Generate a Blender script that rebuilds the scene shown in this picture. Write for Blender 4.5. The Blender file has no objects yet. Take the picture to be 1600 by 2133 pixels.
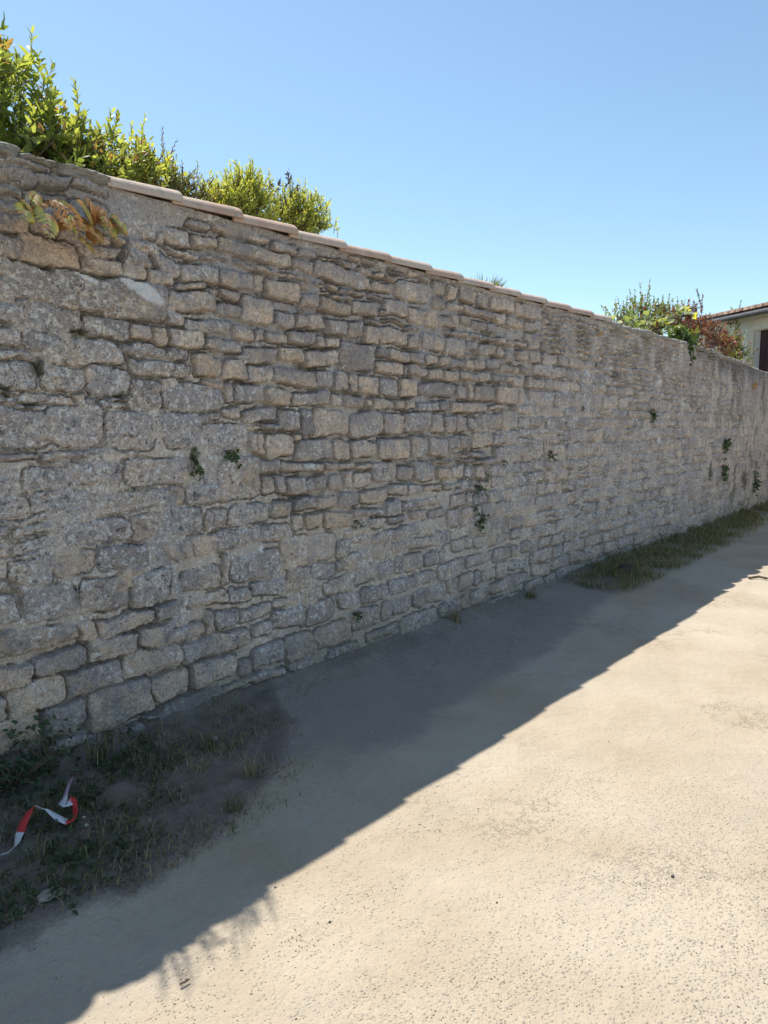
import bpy, math, random
import numpy as np
from mathutils import Vector

# ---------------------------------------------------------------- camera, sky, sun, exposure
SC = bpy.context.scene
F = 1540.0                       # focal length in photo pixels (photo 1600 wide)
EYE = 1.5
PITCH = math.atan((1066.5 - 885) / F)
YAW = math.radians(38.875)       # angle of the view against the wall (world X runs along the wall)
CAM = np.array([-3.792, -3.057, EYE])
cam_d = bpy.data.cameras.new('camera'); cam = bpy.data.objects.new('camera', cam_d)
SC.collection.objects.link(cam); SC.camera = cam
cam.location = CAM; cam.rotation_euler = (math.pi / 2 - PITCH, 0, YAW - math.pi / 2)
cam_d.sensor_fit = 'HORIZONTAL'; cam_d.sensor_width = 36; cam_d.lens = 36 * F / 1600
cam_d.clip_start = 0.05; cam_d.clip_end = 3000
SUN_EL = math.radians(61.7); SUN_AZ = math.radians(90 - 15)     # world angle of the direction towards the sun
sdir = Vector((math.cos(SUN_EL) * math.cos(SUN_AZ), math.cos(SUN_EL) * math.sin(SUN_AZ), math.sin(SUN_EL)))
w = bpy.data.worlds.new('World'); SC.world = w; w.use_nodes = True
nt = w.node_tree; bg = nt.nodes['Background']
sky = nt.nodes.new('ShaderNodeTexSky'); sky.sky_type = 'NISHITA'; sky.sun_disc = False
sky.sun_elevation = SUN_EL; sky.sun_rotation = math.pi / 2 - SUN_AZ
sky.air_density = 1.0; sky.dust_density = 0.35; sky.ozone_density = 1.0; sky.altitude = 0
tint = nt.nodes.new('ShaderNodeMix'); tint.data_type = 'RGBA'; tint.blend_type = 'MULTIPLY'; tint.inputs[0].default_value = 1; tint.inputs[7].default_value = (.87, .955, .925, 1)
nt.links.new(sky.outputs[0], tint.inputs[6]); nt.links.new(tint.outputs[2], bg.inputs[0]); bg.inputs[1].default_value = 0.092
sl = bpy.data.lights.new('sun', 'SUN'); sun = bpy.data.objects.new('sun', sl); SC.collection.objects.link(sun)
sl.energy = 3.4; sl.angle = math.radians(0.53); sl.color = (1.0, 0.95, 0.86)
sun.rotation_euler = (-sdir).to_track_quat('-Z', 'Y').to_euler(); sun.location = (0, 0, 20)
SC.view_settings.view_transform = 'Standard'; SC.view_settings.look = 'None'
SC.view_settings.exposure = 1.06; SC.view_settings.gamma = 1.0
SC.cycles.max_bounces = 8; SC.cycles.diffuse_bounces = 6

R = np.random.default_rng(7); random.seed(7)
C = SC.collection

# ---------------------------------------------------------------- pixel rays (measuring the photo)
_c, _s = math.cos(PITCH), math.sin(PITCH)
_fw = np.array([math.cos(YAW), math.sin(YAW), 0]); _rt = np.array([math.sin(YAW), -math.cos(YAW), 0]); _up = np.array([0, 0, 1.])
def ray(x, y):
    x = np.asarray(x, float); y = np.asarray(y, float)
    a = (x - 800) / F; b = (1066.5 - y) / F
    return a[..., None] * _rt + (_c + b * _s)[..., None] * _fw + (-_s + b * _c)[..., None] * _up
def on_y(x, y, Y=0.0):           # point of the ray on the plane world y = Y
    d = ray(x, y); t = (Y - CAM[1]) / d[..., 1]
    return CAM + t[..., None] * d
def on_z(x, y, Z=0.0):
    d = ray(x, y); t = (Z - CAM[2]) / d[..., 2]
    return CAM + t[..., None] * d
def proj(P):
    v = np.asarray(P, float) - CAM
    r = v @ _rt; f = v @ _fw; u = v[..., 2]
    dep = f * _c - u * _s; up = f * _s + u * _c
    return 800 + F * r / dep, 1066.5 - F * up / dep

# ---------------------------------------------------------------- noise
_tab = [R.random((256, 256)) for _ in range(6)]
def vnoise(x, y, k=0):
    T = _tab[k]; xi = np.floor(x).astype(int); yi = np.floor(y).astype(int)
    fx = x - xi; fy = y - yi; fx = fx * fx * (3 - 2 * fx); fy = fy * fy * (3 - 2 * fy)
    a = T[xi & 255, yi & 255]; b = T[(xi + 1) & 255, yi & 255]; c = T[xi & 255, (yi + 1) & 255]; d = T[(xi + 1) & 255, (yi + 1) & 255]
    return (a * (1 - fx) + b * fx) * (1 - fy) + (c * (1 - fx) + d * fx) * fy
def fbm(x, y, k=0, o=4):
    s = 0; a = 1; t = 0
    for i in range(o):
        s = s + a * vnoise(x * 2 ** i + 17.3 * i, y * 2 ** i + 5.1 * i, (k + i) % 6); t += a; a *= .5
    return s / t
def sstep(a, b, x):
    t = np.clip((x - a) / (b - a), 0, 1); return t * t * (3 - 2 * t)

# ---------------------------------------------------------------- objects, materials
def mesh_obj(name, V, Fc, mat, parent=None, attrs=None, smooth=True):
    me = bpy.data.meshes.new(name); V = np.asarray(V, np.float32)
    if isinstance(Fc, np.ndarray):
        n = Fc.shape[1]; me.vertices.add(len(V)); me.vertices.foreach_set('co', V.ravel())
        me.loops.add(Fc.size); me.loops.foreach_set('vertex_index', Fc.astype(np.int32).ravel())
        me.polygons.add(len(Fc)); me.polygons.foreach_set('loop_start', np.arange(0, Fc.size, n, dtype=np.int32))
        me.polygons.foreach_set('loop_total', np.full(len(Fc), n, np.int32)); me.update(calc_edges=True)
    else:
        me.from_pydata([tuple(v) for v in V], [], Fc); me.update()
    me.polygons.foreach_set('use_smooth', np.full(len(me.polygons), smooth))
    for an, arr in (attrs or {}).items():
        A = me.color_attributes.new(an, 'FLOAT_COLOR', 'POINT'); A.data.foreach_set('color', np.asarray(arr, np.float32).ravel())
    me.materials.append(mat)
    o = bpy.data.objects.new(name, me); C.objects.link(o)
    if parent is not None:
        o.parent = parent; o.location = (-parent.location.x, -parent.location.y, -parent.location.z) if not parent.get('_l') else (0, 0, 0)
    return o
def empty(name, loc, label, cat, group=None):
    o = bpy.data.objects.new(name, None); C.objects.link(o); o.location = [float(q) for q in loc]; o.empty_display_size = .1
    tag(o, label, cat, group); return o
def tag(o, label=None, cat=None, group=None, kind=None):
    if label: o['label'] = label
    if cat: o['category'] = cat
    if group: o['group'] = group
    if kind: o['kind'] = kind
    return o
class Nodes:
    def __init__(s, name):
        s.m = bpy.data.materials.new(name); s.m.use_nodes = True; s.t = s.m.node_tree
        s.b = s.t.nodes['Principled BSDF']; s.out = s.t.nodes['Material Output']; s.b.inputs['Roughness'].default_value = .9
        s.b.inputs['Specular IOR Level'].default_value = .25
        s.co = s.t.nodes.new('ShaderNodeTexCoord').outputs['Object']
    def put(s, sock, v):
        if isinstance(v, bpy.types.NodeSocket): s.t.links.new(v, sock)
        elif v is not None:
            if isinstance(v, (tuple, list)) and len(v) == 3 and sock.type == 'RGBA': v = (*v, 1)
            sock.default_value = v
    def n(s, kind, outp=0, **kw):
        nd = s.t.nodes.new(kind)
        for k, v in kw.items():
            if k.startswith('i_'):
                key = k[2:]; s.put(nd.inputs[int(key) if key.isdigit() else key.replace('_', ' ')], v)
            else: setattr(nd, k, v)
        return nd.outputs[outp]
    def noise(s, sc, det=4, rough=.6, co=None, outp=0): return s.n('ShaderNodeTexNoise', outp, i_Vector=co or s.co, i_Scale=sc, i_Detail=det, i_Roughness=rough)
    def vor(s, sc, outp=0, co=None, feature='F1'): return s.n('ShaderNodeTexVoronoi', outp, feature=feature, i_Vector=co or s.co, i_Scale=sc)
    def ramp(s, v, a, b): return s.n('ShaderNodeMapRange', i_0=v, i_1=a, i_2=b, interpolation_type='SMOOTHSTEP')
    def lin(s, v, a, b, c, d): return s.n('ShaderNodeMapRange', i_0=v, i_1=a, i_2=b, i_3=c, i_4=d)
    def math(s, op, a, b=None):
        nd = s.t.nodes.new('ShaderNodeMath'); nd.operation = op; s.put(nd.inputs[0], a)
        if b is not None: s.put(nd.inputs[1], b)
        return nd.outputs[0]
    def mix(s, f, a, b, mode='MIX'):
        nd = s.t.nodes.new('ShaderNodeMix'); nd.data_type = 'RGBA'; nd.blend_type = mode
        s.put(nd.inputs[0], f); s.put(nd.inputs[6], a); s.put(nd.inputs[7], b); return nd.outputs[2]
    def attr(s, name):
        nd = s.t.nodes.new('ShaderNodeAttribute'); nd.attribute_name = name
        sp = s.t.nodes.new('ShaderNodeSeparateColor'); s.t.links.new(nd.outputs[0], sp.inputs[0])
        return sp.outputs[0], sp.outputs[1], sp.outputs[2], nd.outputs['Alpha'], nd.outputs[0]
    def bump(s, h, dist, strength=1.0, prev=None):
        nd = s.t.nodes.new('ShaderNodeBump'); nd.inputs['Distance'].default_value = dist; nd.inputs['Strength'].default_value = strength
        s.put(nd.inputs['Height'], h)
        if prev: s.t.links.new(prev, nd.inputs['Normal'])
        return nd.outputs[0]
    def col(s, c): s.put(s.b.inputs['Base Color'], c)
    def nrm(s, v): s.t.links.new(v, s.b.inputs['Normal'])

def mat_wall():
    N = Nodes('rubble_limestone'); br, wa, st, li, _ = N.attr('ca'); cem, stain, white, moss, _ = N.attr('cb')
    n1 = N.noise(9, 5, .65); n2 = N.noise(38, 6, .7); n3 = N.noise(3.1, 3, .55); n4 = N.noise(140, 3, .7)
    wm = N.math('ADD', wa, N.lin(n1, .3, .7, -.45, .45))
    stone = N.mix(N.ramp(wm, 0, 1), (.51, .455, .43), (.80, .645, .50))
    stone = N.mix(N.lin(n2, .3, .7, .0, .75), stone, N.mix(1, stone, (.48, .46, .49), 'MULTIPLY'))
    stone = N.mix(1, stone, N.n('ShaderNodeCombineColor', i_0=N.lin(br, 0, 1, .78, 1.22), i_1=N.lin(br, 0, 1, .78, 1.21), i_2=N.lin(br, 0, 1, .79, 1.2)), 'MULTIPLY')
    mo = N.mix(N.lin(n2, .3, .7, 0, 1), (.54, .46, .385), (.72, .62, .52))
    mog = N.mix(N.lin(n2, .3, .7, 0, 1), (.36, .335, .34), (.48, .45, .45))
    mo = N.mix(cem, mo, mog)
    c = N.mix(st, mo, stone)
    bl = N.math('MULTIPLY', N.ramp(N.noise(19, 6, .8), .50, .64), st); c = N.mix(N.math('MULTIPLY', bl, .42), c, (.27, .26, .285))
    br2 = N.math('MULTIPLY', N.ramp(N.noise(24, 6, .8, N.n('ShaderNodeVectorMath', 0, i_0=N.co, i_1=(3.1, 1.7, 5.2))), .54, .66), st); c = N.mix(N.math('MULTIPLY', br2, .40), c, (.74, .64, .52))
    # grey weathering, pale lichen rosettes, black lichen
    c = N.mix(N.math('MULTIPLY', N.ramp(n3, .42, .62), N.math('MULTIPLY', li, .55)), c, (.46, .42, .425))
    c = N.mix(1, c, N.n('ShaderNodeCombineColor', i_0=N.lin(n4, .3, .7, .66, 1.28), i_1=N.lin(n4, .3, .7, .66, 1.28), i_2=N.lin(n4, .3, .7, .68, 1.26)), 'MULTIPLY')
    lc = N.ramp(N.math('ADD', N.noise(5.3, 4, .7), N.lin(li, 0, 1, -.14, .16)), .42, .58)
    l1 = N.math('MULTIPLY', N.ramp(N.noise(44, 6, .85), .51, .58), lc)
    c = N.mix(N.math('MULTIPLY', l1, .85), c, (.90, .88, .86))
    l0 = N.math('MULTIPLY', N.ramp(N.noise(17, 5, .75), .56, .64), N.ramp(N.math('ADD', N.noise(3.3, 3, .6), N.lin(li, 0, 1, -.28, .06)), .44, .58))
    c = N.mix(N.math('MULTIPLY', l0, .6), c, (.72, .70, .68))
    l2 = N.math('MULTIPLY', N.ramp(N.noise(30, 6, .8), .53, .62), N.ramp(N.math('ADD', N.noise(4.1, 3, .6), N.lin(li, 0, 1, -.26, .15)), .46, .6))
    c = N.mix(N.math('MULTIPLY', l2, .8), c, (.09, .088, .10))
    pit = N.ramp(N.vor(55), .22, .10)
    pit = N.math('MULTIPLY', pit, N.ramp(N.noise(14, 2), .46, .56))
    c = N.mix(N.math('MULTIPLY', pit, .75), c, (.05, .045, .04))
    c = N.mix(N.math('MULTIPLY', cem, N.math('MULTIPLY', white, 0)), c, c)
    c = N.mix(N.math('MULTIPLY', stain, .72), c, (.15, .145, .15))
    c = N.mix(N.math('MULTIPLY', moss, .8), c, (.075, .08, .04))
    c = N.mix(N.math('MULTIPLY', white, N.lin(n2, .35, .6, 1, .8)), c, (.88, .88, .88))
    N.col(c)
    h = N.math('ADD', N.math('MULTIPLY', n2, .8), N.math('MULTIPLY', n4, .35)); h = N.math('SUBTRACT', h, N.math('MULTIPLY', pit, .5))
    N.nrm(N.bump(h, .022, 1.0)); return N.m
def mat_ground():
    N = Nodes('sandy_lane'); soil, asp, peb, gr, _ = N.attr('ga')
    n1 = N.noise(2.2, 5, .6); n2 = N.noise(14, 5, .65); n3 = N.noise(.7, 3, .5); n4 = N.noise(160, 3, .6)
    sand = N.mix(N.lin(n1, .3, .7, 0, 1), (.38, .305, .215), (.47, .395, .30))
    sand = N.mix(N.lin(n4, .35, .65, 0, .35), sand, (.28, .24, .19))
    sand = N.mix(N.math('MULTIPLY', N.ramp(n3, .45, .62), .5), sand, (.47, .41, .33))
    wob = N.mix(.016, N.co, N.noise(40, 2, .5, outp=1), 'ADD')
    vd = N.vor(78, 0, wob); vc = N.vor(78, 1, wob); vd2 = N.vor(170, 0, wob)
    sp = N.t.nodes.new('ShaderNodeSeparateColor'); N.t.links.new(vc, sp.inputs[0])
    exposed = N.ramp(N.math('ADD', N.math('ADD', N.noise(3.2, 4, .7), N.lin(sp.outputs[0], 0, 1, -.25, .25)), N.lin(peb, 0, 1, -.30, .30)), .46, .60)
    stone = N.mix(sp.outputs[1], (.23, .205, .175), (.44, .39, .32))
    pm = N.math('MULTIPLY', exposed, N.ramp(vd, .42, .28))
    c = N.mix(N.math('MULTIPLY', pm, .5), sand, stone)
    asp = N.math('MULTIPLY', N.ramp(N.math('ADD', asp, N.math('ADD', N.lin(n2, 0, 1, -.35, .35), N.lin(n1, 0, 1, -.35, .35))), .25, .85), .95)
    soil = N.ramp(N.math('ADD', soil, N.math('ADD', N.lin(n2, 0, 1, -.6, .6), N.lin(N.noise(60, 3, .7), 0, 1, -.4, .4))), .22, .95)
    mp = N.t.nodes.new('ShaderNodeMapping'); N.t.links.new(N.co, mp.inputs[0]); mp.inputs['Scale'].default_value = (.35, 1, 1)
    trk = N.ramp(N.noise(2.4, 5, .7, mp.outputs[0]), .5, .68)
    c = N.mix(N.math('MULTIPLY', trk, .45), c, (.36, .315, .26))
    flake = N.math('MULTIPLY', N.ramp(N.math('ABSOLUTE', N.math('SUBTRACT', N.noise(4.5, 6, .75), .5)), .012, .0), N.ramp(N.noise(.9, 2), .5, .6))
    c = N.mix(N.math('MULTIPLY', flake, .16), c, (.22, .19, .15))
    c = N.mix(N.math('MULTIPLY', asp, N.lin(n1, .3, .7, .75, 1)), c, N.mix(N.lin(vd2, .1, .6, 0, 1), (.34, .29, .25), (.26, .22, .195)))
    c = N.mix(N.math('MULTIPLY', soil, .88), c, N.mix(N.lin(n2, .3, .7, 0, 1), (.11, .088, .072), (.21, .17, .14)))
    c = N.mix(gr, c, (.05, .06, .025))
    # small dark and pale grit
    g = N.vor(9, 0); gcol = N.vor(9, 1)
    c = N.mix(N.math('MULTIPLY', N.ramp(g, .055, .035), .85), c, gcol) if False else c
    N.col(c)
    h = N.math('ADD', N.math('MULTIPLY', N.math('MULTIPLY', N.ramp(vd, .5, .1), N.lin(exposed, 0, 1, .25, 1)), .5), N.math('MULTIPLY', n4, .35))
    b = N.bump(N.math('SUBTRACT', n2, N.math('MULTIPLY', flake, .2)), .02, .7); N.nrm(N.bump(h, .006, .9, b)); return N.m
def mat_leaf(name, dark, light, old=(.25, .12, .04), trans=.45, rough=.45):
    N = Nodes(name); a, b_, o_, _, _c2 = N.attr('lc')
    c = N.mix(a, dark, light); c = N.mix(o_, c, old); N.col(c); N.b.inputs['Roughness'].default_value = rough
    N.b.inputs['Specular IOR Level'].default_value = .4
    tr = N.t.nodes.new('ShaderNodeBsdfTranslucent'); N.put(tr.inputs[0], N.mix(1, c, (1.5, 1.35, .6), 'MULTIPLY'))
    ms = N.t.nodes.new('ShaderNodeMixShader'); ms.inputs[0].default_value = trans
    N.t.links.new(N.b.outputs[0], ms.inputs[1]); N.t.links.new(tr.outputs[0], ms.inputs[2]); N.t.links.new(ms.outputs[0], N.out.inputs[0])
    return N.m
def mat_plain(name, c1, c2, sc=12, rough=.85, bump=.004, spec=.25):
    N = Nodes(name); n1 = N.noise(sc, 5, .65); N.col(N.mix(N.ramp(n1, .3, .7), c1, c2)); N.b.inputs['Roughness'].default_value = rough
    N.b.inputs['Specular IOR Level'].default_value = spec
    if bump: N.nrm(N.bump(N.noise(sc * 4, 4, .7), bump, .8))
    return N.m
# ---------------------------------------------------------------- the stones, measured from the photo (boxes in quarter pixels from each origin)
TR = {
(0, 280): '''-260 170 20 240 20 190 340 320;-220 230 290 440;270 310 560 480;-160 390 200 520;-190 500 190 650;300 470 560 600;-200 600 250 840;250 680 480 860;480 760 720 920;-140 800 180 1040;155 825 670 1130 b;
690 1000 1030 1190 w;670 900 1000 1050;-100 980 80 1200;20 1050 460 1410 d;415 1120 935 1490 d;850 1180 1410 1575 d;1030 1060 1220 1220;1050 950 1260 1120;1070 870 1340 1020;840 830 950 925 o;955 840 1055 930 o;1180 730 1310 900;
1320 800 1385 940 b;1350 740 1585 930;1300 1000 1530 1190;1225 1110 1440 1260;1310 1290 1420 1460;-100 1210 125 1400;110 1370 240 1430;570 350 880 520;390 290 600 350;930 440 1050 530;1070 485 1280 600 b;560 540 700 720;720 560 900 760''',
(0, 650): '''-100 -80 240 110 l;250 -70 690 180 l;690 20 1095 240;690 140 820 220;1090 95 1270 260 b;1270 110 1405 280 o;1000 255 1385 385;1390 280 1585 405 d;1070 395 1595 550 l;100 100 250 180 b;-50 130 195 300 l;195 150 540 350 d;580 220 1020 450 w;
520 360 660 440 w;370 370 440 430 b;-100 310 240 410;-100 410 300 640 l;330 430 710 650 l;700 450 820 600 b;720 455 1085 700 l;1085 550 1365 830 l;1350 540 1495 680 b;160 660 600 760;590 660 690 720 b;620 705 800 780;830 735 1080 810 l;
890 700 1080 740;-50 690 140 760;-200 790 440 1130 l;390 760 870 1130 l;880 840 1290 1150 l;330 1150 880 1220;-100 1160 330 1230 b;900 1150 1145 1230 b;190 1280 540 1500;540 1240 1010 1450;-100 1340 110 1480 l;1020 1200 1575 1460 l;
-100 1510 250 1750 l;250 1480 790 1690 l;810 1480 1405 1670 l;1410 1440 1540 1620 b''',
(0, 1000): '''1080 265 1350 510 w;105 360 490 470;500 310 1075 560 l;110 480 450 610 l;-100 500 90 650;60 640 440 890 l;450 600 780 820 w;800 520 1245 755 d;190 850 650 1200;-100 940 160 1230 d;680 790 1060 1110;1075 740 1415 1080 l;
1000 730 1085 900 b;1090 710 1200 780 b;790 1080 1280 1310 w;1290 1010 1505 1180;-50 1180 650 1470 w;660 1160 785 1370 b;1310 470 1600 680 w''',
(0, 1250): '''-100 500 300 780 b;285 385 735 660;735 260 1145 530;1160 205 1385 405 w;1400 190 1690 345 w;40 620 550 1000 b;550 500 1035 820;1030 350 1530 640;735 640 1275 1080;1270 560 1590 860 w;365 820 735 1150;-100 800 45 1040;
-100 920 355 1300 b;350 1110 720 1310;830 1060 1090 1260;735 1080 840 1290 d;1200 980 1530 1160;1090 1020 1200 1190 d;1160 930 1340 1020;980 980 1160 1060;-100 1300 200 1500;200 1310 560 1500''',
(350, 380): '''155 280 380 410;200 415 425 565;385 320 520 435;440 275 530 345;510 410 605 455;600 385 655 480;570 320 655 385;700 340 875 445;665 415 840 520;895 395 1030 480;860 470 1085 605;430 455 830 665;790 540 1050 720;1055 435 1190 535 l;
1205 490 1310 575 l;1090 540 1250 655;1360 550 1450 610;1040 620 1220 760;1265 595 1330 655;1335 620 1430 675 w;1435 635 1545 715;1225 650 1700 885;0 530 240 620;255 585 435 665;445 630 545 680;565 650 720 735;725 675 905 780;920 725 1005 795;
1010 750 1080 815 w;1085 765 1210 840;1215 820 1325 880;1345 825 1430 905;1100 825 1195 905;1440 870 1600 945;120 640 430 860;425 710 735 915;720 750 810 935;820 790 1110 1010 b;75 805 330 905 b;330 865 420 950;425 870 610 990;
5 880 400 1100;390 980 620 1150;610 935 895 1200 b;1115 905 1280 1050;1260 890 1375 950;1285 950 1520 1105 w;1385 915 1550 990;900 1050 1065 1230;1065 1075 1180 1215 w;1175 1075 1340 1240;1095 1040 1185 1080 o;5 1065 140 1195;145 1115 530 1280;
545 1185 740 1330;740 1200 825 1330;825 1225 1015 1350;1010 1215 1250 1370 d;1235 1265 1320 1390 w;1320 1285 1440 1395 w;1345 1120 1500 1290;10 1210 310 1390;310 1285 625 1425;620 1355 935 1525;935 1365 1155 1515;1155 1380 1445 1550''',
(350, 700): '''215 140 460 350 w;455 180 680 380 w;585 140 700 230;665 225 885 400;875 250 1240 420 w;1230 280 1385 445;1390 285 1515 460;1515 305 1590 485 w;280 360 480 430 b;475 375 560 565 b;-30 390 470 640 l;560 390 810 560;815 430 1040 585 w;
1045 445 1360 590;1365 460 1465 590;465 580 620 690 w;620 590 930 730;930 600 1125 795;1125 605 1225 830 d;1225 605 1525 840;250 640 360 740 b;350 645 465 715;-50 640 285 940 l;290 720 670 970;650 740 790 790 b;800 730 960 800;670 790 740 980 w;
730 800 805 1000 w;800 810 1070 1020 w;1055 800 1130 880 b;1070 845 1385 1050;1385 850 1520 1045 w;745 1015 935 1160;935 1040 1290 1150 l;1290 1040 1425 1140 w;1430 1045 1575 1130 B;780 1165 905 1330;900 1150 990 1320;990 1160 1145 1330;
1140 1160 1330 1310;1335 1150 1470 1295;1470 1120 1560 1270 w;400 1000 780 1390;150 1210 540 1410 l;860 1350 1035 1530;1030 1325 1240 1465;1240 1320 1420 1460 w;1420 1280 1590 1440''',
(350, 1050): '''10 20 280 260 l;290 20 490 225 l;490 -20 855 185 l;1035 70 1135 240;1135 70 1285 215 o;1285 50 1525 220 o;390 180 700 390;700 140 1035 340;210 240 405 430 w;0 260 170 480;100 500 440 740 w;440 400 520 690;510 360 930 660 d;930 220 1395 540 w;
175 710 495 890 w;490 670 680 840;680 590 980 780 l;980 500 1190 740;1180 470 1400 640;1100 680 1290 830;1290 580 1550 780;1400 440 1600 560;1400 280 1530 460;370 860 585 1055 l;580 810 870 980 l;300 890 370 1110;860 840 1130 1050 l;
1110 850 1160 1020;1160 780 1380 1010;870 740 1090 880;380 1010 680 1260;680 960 880 1130;130 1090 405 1320;205 1235 580 1540;690 1130 990 1390;975 1030 1215 1320;1205 940 1540 1220;580 1280 700 1450 w;720 1330 1000 1500;340 1450 750 1600;
1000 1250 1220 1410;1330 1130 1600 1300''',
(700, 480): '''115 190 215 265;220 220 330 295 l;330 240 410 325 l;45 235 145 310;195 290 305 385;310 330 405 405;405 350 520 430;295 410 475 540 w;500 400 780 620;440 310 585 370;595 310 700 405;700 365 780 440;35 465 175 535;5 515 145 590;175 480 250 555;
270 530 400 600;-30 570 115 700 w;120 570 360 730;400 560 610 720;360 650 450 715;600 630 755 790;755 645 870 815 w;810 530 930 670;865 690 990 805;955 690 1025 815;1030 700 1135 800;285 735 390 800;400 725 490 770;495 740 580 785;
100 740 245 910;245 785 380 960;375 790 610 965;610 855 690 1000;690 860 720 1010;720 845 915 1015;580 780 715 845;45 915 340 1195 d;345 965 450 1065;450 980 625 1100;345 1080 575 1205;580 1110 610 1210;615 1110 770 1220;625 1010 750 1115;
750 1025 870 1125;875 1035 965 1135 w;780 1135 905 1250;905 1145 1035 1265 b;970 1060 1085 1155;1085 1065 1160 1165 b;1165 1065 1265 1165;1265 1065 1370 1170;915 880 1085 1055 l;1085 905 1140 1000;1140 920 1195 1010;1090 1015 1185 1055;
1195 930 1340 1055;1350 960 1410 1070;1410 975 1490 1105;1500 985 1600 1090;935 600 1060 690;1060 620 1330 740;1140 740 1270 840;1270 750 1355 855;900 810 965 870;970 820 1120 895;1125 845 1220 910;1220 860 1350 935;1365 880 1435 950 w;
1435 905 1495 970 w;1505 915 1590 980 w;115 1195 190 1365 w;190 1205 375 1380 B;375 1210 535 1390 l;555 1215 700 1395 b;535 1230 553 1370;705 1250 1005 1400 d;1040 1170 1195 1255;1195 1170 1310 1275;1025 1280 1100 1415;
1105 1265 1150 1420 b;1150 1285 1345 1430 d;1350 1285 1525 1460 w;1525 1330 1580 1455 b;1310 1190 1410 1265;1415 1210 1485 1270 b;1480 1210 1560 1310;1375 1110 1475 1190;1480 1125 1530 1200 b;1535 1120 1600 1200;80 1370 250 1490;
255 1400 325 1485 b;325 1395 490 1495;495 1390 585 1490 w;590 1400 680 1495;685 1420 880 1515;885 1415 955 1510;970 1420 1280 1530 B;1280 1450 1420 1500 b''',
(700, 750): '''130 425 405 645;405 430 570 620 w;570 430 800 610 l;800 450 910 605;915 455 1000 615;1000 455 1105 615;1110 465 1210 585;1220 440 1400 590;1400 410 1525 580;120 655 350 830;350 640 630 840 w;630 625 775 825;745 620 810 655 b;
780 640 945 810;940 630 1035 745;1040 620 1140 745;1145 600 1315 730 w;1315 610 1410 710;990 760 1120 795 b;1120 750 1260 820;820 815 980 860;1000 810 1085 845 b;1075 815 1170 860;180 860 305 920 b;305 840 510 1020 l;515 885 645 1015;
645 840 830 1015 w;835 880 960 1000 o;960 865 1065 1000 l;1070 870 1135 990;1140 885 1155 970 b;1165 870 1250 1000;75 925 160 1070;160 925 310 1060;185 1060 430 1200 w;430 1025 600 1140;600 1030 720 1140;720 1030 875 1110 w;880 1010 980 1080;
990 1015 1035 1060;130 1210 400 1320;405 1160 540 1310;545 1160 675 1260;680 1140 840 1225;260 1300 420 1420;425 1280 590 1370;610 1240 755 1345 w;765 1220 905 1320;60 1380 250 1480;280 1370 700 1530''',
(700, 1050): '''130 250 270 350;450 280 630 415;620 250 860 380;300 320 440 480 w;55 380 275 570;490 420 545 590;350 450 485 630;545 390 725 570 w;730 370 900 520 l;150 480 355 670;-80 580 150 740;430 590 640 770 l;640 530 830 690;840 450 1060 650;
1070 390 1300 530;1300 350 1440 490;200 660 430 840;0 720 205 900;640 700 735 870;480 750 640 920;740 650 920 835;925 590 1010 760;1010 560 1140 730 w;1150 540 1210 690;1215 520 1330 650;1335 470 1430 620 w;1440 440 1590 570 l;
380 790 480 980;130 830 360 1060;1285 600 1475 750;860 780 1040 950;1040 740 1105 890 w;1110 680 1285 850;1480 560 1600 680;1280 750 1405 870;1410 720 1540 800;540 850 850 1110;250 990 530 1150;960 260 1140 400;1140 250 1250 380;
1255 230 1335 360 w;1340 230 1430 320;1440 190 1540 300'''}
stones = []                      # u, z, half length, half height, class
for (ox, oy), txt in TR.items():
    for it in txt.replace('\n', '').split(';'):
        p = it.split(); 
        if len(p) == 8:
            its = [p[:4], p[4:]]
        else: its = [p]
        for p in its:
            x0, y0, x1, y1 = [float(v) / 4 for v in p[:4]]; x0 += ox; x1 += ox; y0 += oy; y1 += oy
            xc, yc = (x0 + x1) / 2, (y0 + y1) / 2; sl_ = abs((885 - yc) / (2050 - xc)); hh = y1 - y0
            hh = max(hh - sl_ * (x1 - x0) * .72, hh * .45)
            a = on_y(x0, yc); b = on_y(x1, yc); t = on_y(xc, yc - hh / 2); q = on_y(xc, yc + hh / 2)
            stones.append(((a[0] + b[0]) / 2, (t[2] + q[2]) / 2, (b[0] - a[0]) / 2, (t[2] - q[2]) / 2, p[4] if len(p) > 4 else 'n', 0))
# irregular coursed rubble elsewhere
def courses(u0, u1, zlo, zhi, h0, h1, l0, l1, kind):
    z = zlo
    while z < zhi:
        h = R.uniform(h0, h1); u = u0 + R.uniform(0, .1)
        while u < u1:
            l = R.uniform(l0, l1) * (1.0 + .35 * (u > 1.5)) * (1.25 if h > (h0 + h1) / 2 else .9)
            if R.random() < .14 and h > .08:
                f = R.uniform(.35, .65)
                stones.append((u + l / 2, z + h * f / 2, l / 2 - .006, h * f / 2 - .004, 'n', kind)); stones.append((u + l / 2, z + h * (1 + f) / 2, l / 2 - .006, h * (1 - f) / 2 - .004, 'n', kind))
            else:
                stones.append((u + l / 2, z + h / 2 + R.normal() * .004, l / 2 - R.uniform(.005, .014), h / 2 - R.uniform(.003, .006), 'n', kind))
            u += l
        z += h
courses(-5, 16.2, -.1, 2.75, .085, .15, .13, .32, 1)      # ordinary courses
courses(-5, 16.2, -.1, 2.75, .04, .075, .05, .15, 2)      # small rubble of the far upper part

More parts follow.
